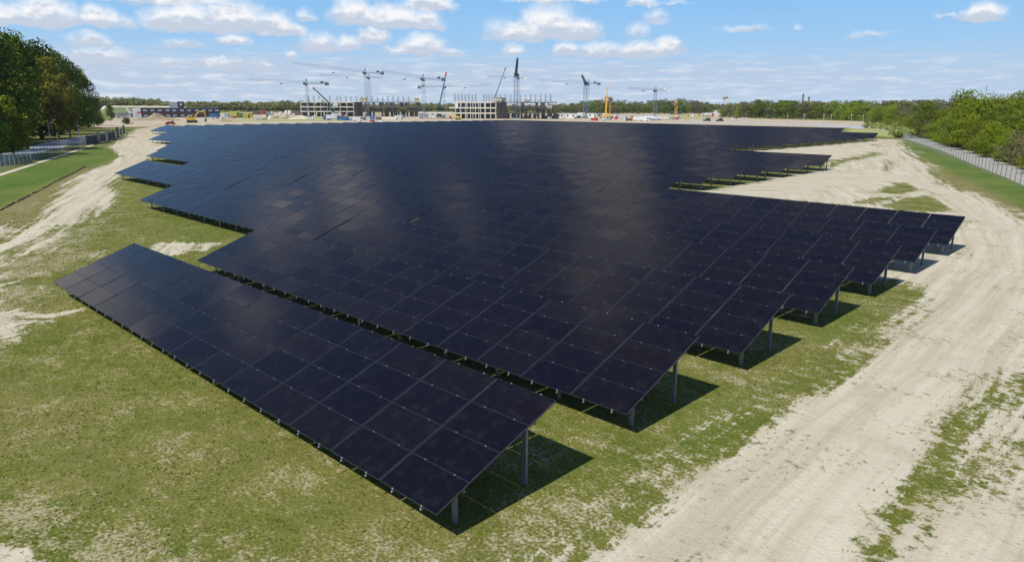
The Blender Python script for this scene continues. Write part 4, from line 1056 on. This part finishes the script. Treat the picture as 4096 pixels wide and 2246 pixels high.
o = link('stair_ramp', MB().bar((-2.5, 0, height_at(515, 433, R)), (1.5, -1, .4), 1.6).box((2.5, -1, .3), (4, 2.4, .6)).mesh('stair_ramp', OFFW), None, (x, y, 0), (0, 0, math.atan2(y, x)-math.pi/2)); tag(o, 'pale ramp running down the grassy bank behind the yard', 'ramp')

# ------------------------------------------------------------------ machines and clutter of the site
TYRE = mat('tyre_black', (.02, .02, .022), .8); GLZ = mat('vehicle_glass', (.03, .04, .05), .1, 0, .1)
PAINT = {n: mat('paint_'+n, c, .4, 0, .06, .6) for n, c in dict(white=(.78, .78, .78), blue=(.05, .17, .42), red=(.58, .05, .05), yellow=(.62, .43, .05), orange=(.75, .33, .04), grey=(.30, .32, .34), dark=(.05, .06, .07),
                                                                 lime=(.55, .60, .12), brown=(.20, .14, .10), green=(.09, .22, .14), lilac=(.45, .42, .55), teal=(.20, .42, .50), silver=(.48, .52, .58)).items()}
def place(name, px, base, label, cat, group=None, turn=0.0):
    R = ground_range(px, base); x, y = at_range(px, R)
    return tag(empty(name, (x, y, 0), math.atan2(y, x)-math.pi/2+turn), label, cat, group), R
def container(px, base, w_px, h_px, col, label, name='container', cat='container'):
    o, R = place(name, px, base, label, cat); w, h = w_px*R/F_PX, h_px*R/F_PX; d = min(w, 2.6)
    b = MB().box((0, d/2, h/2+.05), (w, d, h-.1)); n = max(3, int(w/.5))
    for i in range(n): b.box((-w/2+w*(i+.5)/n, -.03, h/2), (w/n*.45, .06, h-.35))
    link('body', b.mesh('body', PAINT[col]), o)
    f = MB()
    for sx in (-1, 1): f.box((sx*(w/2-.02), d/2, h/2), (.16, d+.16, h))
    for z in (.08, h-.06): f.box((0, d/2, z), (w+.1, d+.14, .16))
    link('frame', f.mesh('frame', PAINT['dark' if col in ('grey',) else col]), o)
    link('door', MB().box((w*.3, -.08, h*.45), (min(1.0, w*.25), .06, h*.75)).mesh('door', PAINT['dark']), o)
    return o
def cabin(px, base, w_px, h_px, col, label):
    o, R = place('site_cabin', px, base, label, 'site cabin'); w, h = w_px*R/F_PX, h_px*R/F_PX
    link('wall', MB().box((0, 2, h/2), (w, 4, h)).mesh('wall', PAINT[col]), o); link('roof', MB().box((0, 2, h+.08), (w+.3, 4.3, .16)).mesh('roof', PAINT['grey']), o)
    for i in range(max(2, int(w/4))):
        n = max(2, int(w/4)); link('window', MB().box((-w/2+w*(i+.5)/n, -.04, h*.58), (1.3, .1, h*.3)).box((-w/2+w*(i+.5)/n, -.06, h*.41), (1.5, .16, .08)).mesh('window', GLZ), o)
    return o
def vehicle(px, base, kind, col, label, turn=0.0, name=None, cat=None):
    spec = dict(car=(4.4, 1.8, 1.45), van=(5.6, 2.1, 2.5), pickup=(5.2, 1.9, 1.8), truck=(8.5, 2.5, 3.3))[kind]; L, W, H = spec
    o, R = place(name or ('parked_'+kind), px, base, label, cat or kind, None, turn); z = .32; x = L/2
    prof = dict(car=[(-x, z), (x, z), (x, .78), (x*.62, .88), (x*.28, H), (-x*.55, H), (-x*.92, .95), (-x, .85)],
                van=[(-x, z), (x, z), (x, .95), (x*.80, 1.15), (x*.55, H-.1), (x*.45, H), (-x, H)],
                pickup=[(-x, z), (x, z), (x, .95), (x*.55, 1.05), (x*.3, H), (-x*.2, H), (-x*.3, 1.05), (-x, 1.05)],
                truck=[(-x, .75), (x*.55, .75), (x*.55, .45), (x, .45), (x, 1.7), (x*.93, 2.7), (x*.58, 2.8), (x*.56, 1.0), (-x, 1.0)])[kind]
    link('body', MB().prism(prof, -W/2, W/2).mesh('body', PAINT[col]), o)
    if kind == 'truck': link('cargo_box', MB().box((-x*.24, 0, 2.15), (L*.74, W, 2.2)).box((-x*.24, 0, 3.3), (L*.75, W+.06, .1)).mesh('cargo_box', PAINT['white' if col != 'white' else 'grey']), o)
    g = MB(); ys = W/2
    if kind in ('car', 'pickup'):
        a, b2 = (x*.30, -x*.5) if kind == 'car' else (x*.34, -x*.18)
        for s in (-1, 1): g.prism([(a+.35, .92), (a-.02, H-.1), (b2+.05, H-.1), (b2-.25, .95)], s*ys-.015, s*ys+.015)
        g.bar((x*.50, 0, .98), (x*.29, 0, H-.06), W*.8)
    else:
        t = x*.62 if kind == 'van' else x*.76
        for s in (-1, 1): g.box((t, s*ys, H*.62), (.8, .03, .6))
        g.box(((x*.71 if kind == 'van' else x*.975), 0, H*.66), (.12, W*.86, .7))
    link('windows', g.mesh('windows', GLZ), o)
    for dx in ((-.62, .62) if kind != 'truck' else (-.72, -.45, .7)):
        for s in (-1, 1): link('wheel', MB().tube((dx*x, s*(W/2-.2), .36), (dx*x, s*(W/2+.02), .36), .36, 0, 12).mesh('wheel', TYRE), o)
    for s in (-1, 1): link('headlight', MB().box((x, s*W*.36, .75), (.06, .32, .18)).mesh('headlight', PAINT['white']), o); link('tail_light', MB().box((-x, s*W*.38, .85), (.06, .22, .22)).mesh('tail_light', PAINT['red']), o)
    return o
def excavator(px, base, label, s=1.0, turn=0.0, col='yellow', name='excavator'):
    o, R = place(name, px, base, label, 'excavator', None, turn); o.scale = (s, s, s)
    for sy in (-1, 1): link('track', MB().prism([(-2.1, .15), (-1.8, 0), (1.8, 0), (2.1, .2), (2.1, .7), (1.8, .95), (-1.8, .95), (-2.1, .7)], sy*1.2-.3, sy*1.2+.3).mesh('track', TYRE), o)
    link('body', MB().box((-.4, 0, 1.6), (3.4, 2.6, 1.2)).box((-1.7, 0, 1.9), (1.0, 2.5, 1.4)).box((0, 0, 1.0), (1.4, 1.4, .3)).mesh('body', PAINT[col]), o)
    link('cab', MB().box((.7, .75, 2.3), (1.5, 1.0, 1.7)).box((.75, .2, 2.5), (1.2, .08, 1.0), 1).box((1.47, .75, 2.5), (.06, .8, 1.0), 1).mesh('cab', PAINT[col], GLZ), o)
    link('boom', MB().bar((.9, -.3, 1.9), (2.6, -.3, 4.3), .55).bar((2.6, -.3, 4.3), (4.9, -.3, 4.6), .5, 0, .38).mesh('boom', PAINT[col]), o)
    link('arm', MB().bar((4.8, -.3, 4.75), (5.4, -.3, 1.9), .42, 0, .3).bar((3.2, -.3, 4.6), (5.1, -.3, 5.0), .16).mesh('arm', PAINT[col]), o)
    link('bucket', MB().prism([(5.2, 2.0), (5.7, 1.6), (5.5, .6), (4.9, .2), (4.7, .9), (5.0, 1.6)], -.8, .2).mesh('bucket', PAINT['dark']), o)
    return o
def heap(px, base, w_px, h_px, label, m, seed=1):
    R = ground_range(px, base); x, y = at_range(px, R); w, h = w_px*R/F_PX/2, h_px*R/F_PX; rn = random.Random(seed); n, k = 22, 7; vs = [(rn.uniform(-.15, .15)*w, 0, h)]
    for j in range(1, k+1):
        t = j/k
        for i in range(n):
            a = 6.283*i/n; q = 1+rn.uniform(-.12, .12); vs.append((w*t*q*math.cos(a), w*.7*t*q*math.sin(a), max(-.1, h*(1-t)**1.1*rn.uniform(.85, 1.12)+h*.18*math.sin(a*3+seed)*t*(1-t)*3) if j < k else -.1))
    fs = [(0, 1+i, 1+(i+1) % n) for i in range(n)]+[(1+(j-1)*n+i, 1+j*n+i, 1+j*n+(i+1) % n, 1+(j-1)*n+(i+1) % n) for j in range(1, k) for i in range(n)]
    b = MB(); b.add(vs, fs); me = b.mesh('earth_heap', m, smooth=True)
    return tag(link('earth_heap', me, None, (x, y, 0), (0, 0, math.atan2(y, x)-math.pi/2)), label, 'earth heap')
HEAPB = mat('heap_brown', (.30, .235, .15), 1, 0, .2, .5); HEAPS = mat('heap_sand', (.52, .46, .35), 1, 0, .12, .4)
excavator(762, 491, 'big yellow excavator with raised boom digging beside brown earth heaps', 1.25)
excavator(1832, 479, 'small yellow excavator in front of the second shell building', .85, math.pi)
heap(618, 478, 96, 22, 'wide brown earth heap in front of the black site office', HEAPB, 1)
heap(672, 482, 70, 12, 'low brown earth heap between the red car and the office', HEAPB, 2)
heap(556, 482, 90, 9, 'long flat brown soil heap beside the white office end', HEAPB, 7)
heap(893, 486, 50, 12, 'grey-brown heap near the yellow skips', HEAPB, 3)
heap(1205, 476, 110, 13, 'pale sand heap before the shell building corner', HEAPS, 4)
heap(1050, 478, 60, 9, 'low pale sand heap in front of the red container', HEAPS, 5)
heap(1560, 476, 120, 9, 'pale long sand heap before the scaffolded half building', HEAPS, 6)
heap(2660, 474, 60, 7, 'pale green-grey heap near the blue lone crane foot', HEAPS, 8)
vehicle(673, 499, 'car', 'red', 'red car parked at the far edge of the panel field near the excavator', .3)
vehicle(420, 483, 'van', 'lime', 'pale yellow van alone on the concrete yard past the wood', .5)
vehicle(487, 472, 'truck', 'white', 'white truck with dark cab window in the yard by the small bush', .2, cat='truck')
vehicle(380, 478, 'van', 'white', 'white van half hidden at the wood end of the yard', .9)
vehicle(450, 470, 'van', 'silver', 'silver van parked at the back of the concrete yard', .1)
container(545, 470, 44, 14, 'brown', 'long rust brown container left of the white office end'.replace('left of', 'beside'))
container(470, 462, 60, 8, 'dark', 'dark grey container row unit below the grassy bank')
container(855, 470, 34, 14, 'blue', 'bright blue container at the end of the black office')
container(905, 471, 20, 15, 'silver', 'silver-grey container between blue container and yellow-green skip')
container(935, 472, 36, 24, 'lime', 'tall yellow-green container stack unit beside the yellow skip')
container(930, 473, 20, 8, 'red', 'small dark red skip in front of the yellow-green container', 'skip', 'skip')
container(963, 472, 18, 17, 'green', 'dark green container squeezed between yellow-green and yellow ones')
container(983, 474, 26, 18, 'yellow', 'bright yellow container near the grey-brown heap')
container(1002, 470, 10, 20, 'lime', 'slim yellow-green unit beside the bright yellow container')
container(1049, 458, 22, 13, 'red', 'bright red container before the far wood')
container(1020, 459, 34, 14, 'brown', 'brown container beside the bright red one')
container(1075, 460, 24, 13, 'grey', 'grey container on the far side of the red one')
container(1186, 461, 36, 18, 'brown', 'brown shed-like container beside the white silos')
container(840, 476, 20, 6, 'white', 'low white unit before the blue container', 'skip', 'skip')
container(880, 476, 16, 6, 'white', 'second low white unit, nearer the grey-brown heap', 'skip', 'skip')
def silo(px, base, w_px, h_px, col, label, lying=False, name='silo', cat='silo'):
    o, R = place(name, px, base, label, cat); w, h = w_px*R/F_PX, h_px*R/F_PX
    if lying:
        link('tank_body', MB().tube((-w/2, 0, h*.58), (w/2, 0, h*.58), h*.42, 0, 14).mesh('tank_body', PAINT[col], smooth=False), o); link('cradle', MB().box((-w*.3, 0, h*.15), (.4, h*.7, h*.3)).box((w*.3, 0, h*.15), (.4, h*.7, h*.3)).mesh('cradle', PAINT['dark']), o)
    else:
        link('tank_body', MB().tube((0, 0, h*.28), (0, 0, h*.88), w/2, 0, 14).tube((0, 0, h*.88), (0, 0, h), w/2, 0, 14, w*.2).tube((0, 0, h*.1), (0, 0, h*.28), w*.12, 0, 14, w/2).mesh('tank_body', PAINT[col]), o)
        for i in range(4): a = .785+i*1.571; link('leg', MB().bar((math.cos(a)*w*.42, math.sin(a)*w*.42, 0), (math.cos(a)*w*.42, math.sin(a)*w*.42, h*.4), .25).mesh('leg', PAINT['grey']), o)
    return o
silo(1143, 461, 10, 17, 'white', 'white silo standing first of the close pair before the brown shed')
silo(1157, 461, 12, 17, 'white', 'slightly wider white silo of the close pair, next to the brown shed')
silo(1120, 460, 9, 12, 'white', 'shorter white silo apart from the close pair')
silo(1173, 464, 8, 9, 'white', 'smallest white silo in front of the brown shed')
silo(1086, 460, 8, 13, 'silver', 'lone silver silo beside the grey container')
silo(1484, 477, 12, 11, 'white', 'white round tank in front of the scaffolded building', False, 'tank', 'tank')
silo(2600, 481, 34, 16, 'silver', 'grey-blue horizontal tank near the blue lone crane', True, 'tank', 'tank')
silo(2628, 482, 38, 14, 'silver', 'paler horizontal tank touching the grey-blue one', True, 'tank', 'tank')
silo(2575, 475, 36, 9, 'lilac', 'lilac pipe-like tank lying behind the grey-blue tank', True, 'tank', 'tank')
vehicle(1330, 481, 'truck', 'blue', 'blue truck before the shell building under the red lorry', .1, cat='truck')
vehicle(1350, 470, 'truck', 'red', 'red truck behind the blue truck and blue container', .3, cat='truck')
container(1376, 482, 32, 12, 'blue', 'dark blue container beside the blue truck')
container(1404, 484, 18, 10, 'teal', 'teal container next to the dark blue one')
container(1440, 480, 44, 10, 'grey', 'grey stacked material crate near the white round tank', 'crate', 'crate')
container(1512, 479, 22, 9, 'brown', 'brown timber crate past the white round tank', 'crate', 'crate')
vehicle(1428, 486, 'van', 'white', 'white van before the grey crate at the field edge', .1)
container(1486, 487, 18, 6, 'red', 'small red skip at the field edge under the white tank', 'skip', 'skip')
container(1525, 488, 26, 5, 'white', 'low white covered stack at the field edge', 'skip', 'skip')
vehicle(1595, 478, 'van', 'white', 'white van on the sand before the scaffolded half building', .3)
cabin(1684, 470, 18, 22, 'white', 'white tall cabin at the foot of the crane between both buildings')
vehicle(1698, 474, 'truck', 'white', 'white concrete truck beside the tall white cabin', .2, cat='truck')
vehicle(1733, 474, 'van', 'white', 'white van beside the green mobile crane', .2)
container(1775, 471, 8, 7, 'orange', 'small orange crate under the lower slab of the second building', 'crate', 'crate')
container(1800, 472, 8, 7, 'red', 'small red crate under the lower slab of the second building', 'crate', 'crate')
container(2195, 474, 42, 11, 'lilac', 'lilac container before the end of the dark scaffold')
for i, (p, w) in enumerate(((2242, 22), (2283, 46))):
    cabin(p, 473, w, 18, 'white', ('short white cabin beside the lilac container', 'long white cabin in front of the dark jib crane foot')[i])
vehicle(2312, 474, 'pickup', 'dark', 'dark pickup before the long white cabin', .2, cat='pickup')
cabin(2392, 471, 78, 16, 'white', 'longest white cabin row under the tall yellow crane')
vehicle(2330, 466, 'truck', 'lime', 'yellow-green truck behind the dark pickup', .2, cat='truck')
container(2380, 483, 28, 10, 'red', 'red and white barrier stack at the field edge before the longest cabin', 'barrier', 'barrier')
silo(2418, 484, 12, 12, 'silver', 'small grey-blue tank beside the red barrier stack', False, 'tank', 'tank')
container(2440, 478, 16, 11, 'grey', 'dark grey container at the end of the longest cabin')
container(2466, 477, 14, 10, 'red', 'bright red container between grey containers')
container(2500, 477, 26, 12, 'silver', 'silver container between the red and the orange one')
container(2532, 481, 24, 12, 'orange', 'bright orange container before the horizontal tanks')
vehicle(2553, 483, 'van', 'white', 'white van in front of the orange container', .15)
vehicle(2580, 484, 'van', 'white', 'white van in front of the grey-blue tank', .1)
vehicle(2520, 484, 'car', 'dark', 'dark car before the orange container', .1)
vehicle(2688, 480, 'car', 'silver', 'silver car on the open sand between tanks and dark cars', .2)
vehicle(2706, 479, 'car', 'red', 'dull red car beside the silver car', .2)
vehicle(2832, 485, 'pickup', 'dark', 'dark pickup leaving along the pale road, first of two', .7, cat='pickup')
vehicle(2883, 486, 'pickup', 'dark', 'dark pickup on the pale road, nearer the tree belt', .8, cat='pickup')
vehicle(2945, 482, 'car', 'white', 'tiny white car on the road before the tree belt', .3)
vehicle(2840, 466, 'truck', 'red', 'red tipper truck at the gap in the tree belt', .5, cat='truck')
heap(2865, 464, 40, 20, 'pale rubble heap filling the gap in the tree belt', mat('rubble', (.42, .38, .36), 1, 0, .3, 1.5), 9)
for i, (p, c_, n_) in enumerate(((2730, 'lime', 'yellow-green'), (2752, 'orange', 'orange'), (2776, 'white', 'white'), (2795, 'yellow', 'yellow'), (2812, 'silver', 'silver'))):
    container(p, 466, 13, 7, c_, f'small {n_} site unit in the line along the tree belt foot', 'site_unit', 'site unit')
cabin(2705, 458, 44, 9, 'dark', 'dark blue cabin row behind the small yellow tower crane')
container(2455, 472, 10, 8, 'dark', 'dark unit under the small orange tower crane')
# chimneys and mast above the woods
CHIM = mat('chimney_grey', (.16, .18, .21), .8, 0, .1, .2)
for px, top, lab in ((3209, 377, 'taller dark chimney rising behind the tree belt'), (3233, 388, 'shorter dark chimney rising behind the tree belt')):
    R = 1500; x, y = at_range(px, R); h = height_at(px, top, R)
    o = empty('chimney', (x, y, 0)); link('stack', MB().tube((0, 0, 0), (0, 0, h), 2.2, 0, 14, 1.6).mesh('stack', CHIM), o); link('rim', MB().tube((0, 0, h-1.2), (0, 0, h+.2), 1.95, 0, 14).mesh('rim', PAINT['dark']), o); tag(o, lab, 'chimney')
R = ground_range(3935, 610)+16; x, y = at_range(3935, R); h = height_at(3935, 337, R)
o = empty('mast', (x, y, 0)); link('pole', MB().tube((0, 0, 0), (0, 0, h), .09, 0, 8, .03).mesh('pole', GALV), o); link('antenna', MB().bar((-.25, 0, h-1.3), (.25, 0, h-1.3), .06).box((.0, 0, h-.9), (.16, .16, .5)).mesh('antenna', GALV), o); tag(o, 'thin mast poking out above the tallest yellow-green tree', 'mast')
# pale shrubs at the corner of the gravel path
SHR = tree_kind('shrub', 0, 2, 2.6, 500, .28, 'fresh', .02, 12)
SHM = leaf_material('pale_leaves', (.26, .34, .10), (.42, .48, .20)); sm = crown_mesh('crown', 77, 2, 3, 600, .3, SHM, .02, 12)
rn = random.Random(3)
for i, (px, py) in enumerate(((3488, 514), (3505, 512), (3525, 516), (3545, 521), (3560, 517), (3580, 524), (3600, 535), (3578, 548), (3592, 552), (3612, 550), (3625, 546), (3640, 552), (3560, 530), (3470, 512))):
    x, y = G(px, py); tree((sm, trunk_mesh(2, 1, 1), 2, 3), x, y, rn.uniform(2.0, 3.0), rn.uniform(1, 1.5), 'pale yellow-green shrub in the thicket between the last panel row and the gravel path', 'pale shrubs at the path corner', 'shrub')

# stacks of material dotted over the site ground
def stacks():
    rn = random.Random(31); cols = ['white', 'grey', 'brown', 'silver', 'dark', 'orange', 'blue', 'lime', 'white', 'lilac', 'teal', 'brown']
    for i in range(64):
        px = rn.choice((rn.uniform(820, 1230), rn.uniform(1240, 1720), rn.uniform(2200, 2720), rn.uniform(1990, 2230))); base = rn.uniform(464, 480 if px < 1500 else 477)
        R = ground_range(px, base); x, y = at_range(px, R); w, h, d = rn.uniform(1.2, 4.5), rn.uniform(.6, 2.4), rn.uniform(1, 2.5)
        o = empty('material_stack', (x, y, 0), rn.uniform(0, 3)); b = MB(); n = rn.randint(2, 4)
        for k in range(n): b.box((rn.uniform(-.1, .1), 0, .2+h*(k+.5)/n), (w*rn.uniform(.85, 1), d, h/n-.06))
        link('load', b.mesh('load', PAINT[rn.choice(cols)]), o); link('pallet', MB().box((0, 0, .14), (w, d, .05)).box((-w*.4, 0, .06), (.12, d, .12)).box((w*.4, 0, .06), (.12, d, .12)).mesh('pallet', HEAPB), o)
        tag(o, 'small stack of building material dotted over the sandy site ground', 'material stack', 'stacks of building material')
stacks()

# thin summer haze over the whole place
def haze():
    b = MB(); b.box((-620, 620, 42), (1560, 1500, 88)); m = bpy.data.materials.new('haze'); m.use_nodes = True; N = NT(m.node_tree)
    v = N.n('ShaderNodeVolumePrincipled'); v.inputs['Color'].default_value = rgb(.86, .93, 1.0); v.inputs['Density'].default_value = .00007; v.inputs['Anisotropy'].default_value = .2
    o = N.n('ShaderNodeOutputMaterial'); N.t.links.new(v.outputs[0], o.inputs['Volume'])
    tag(link('haze', b.mesh('haze', m)), 'thin pale haze over the whole field and site', None, None, 'stuff')
haze()
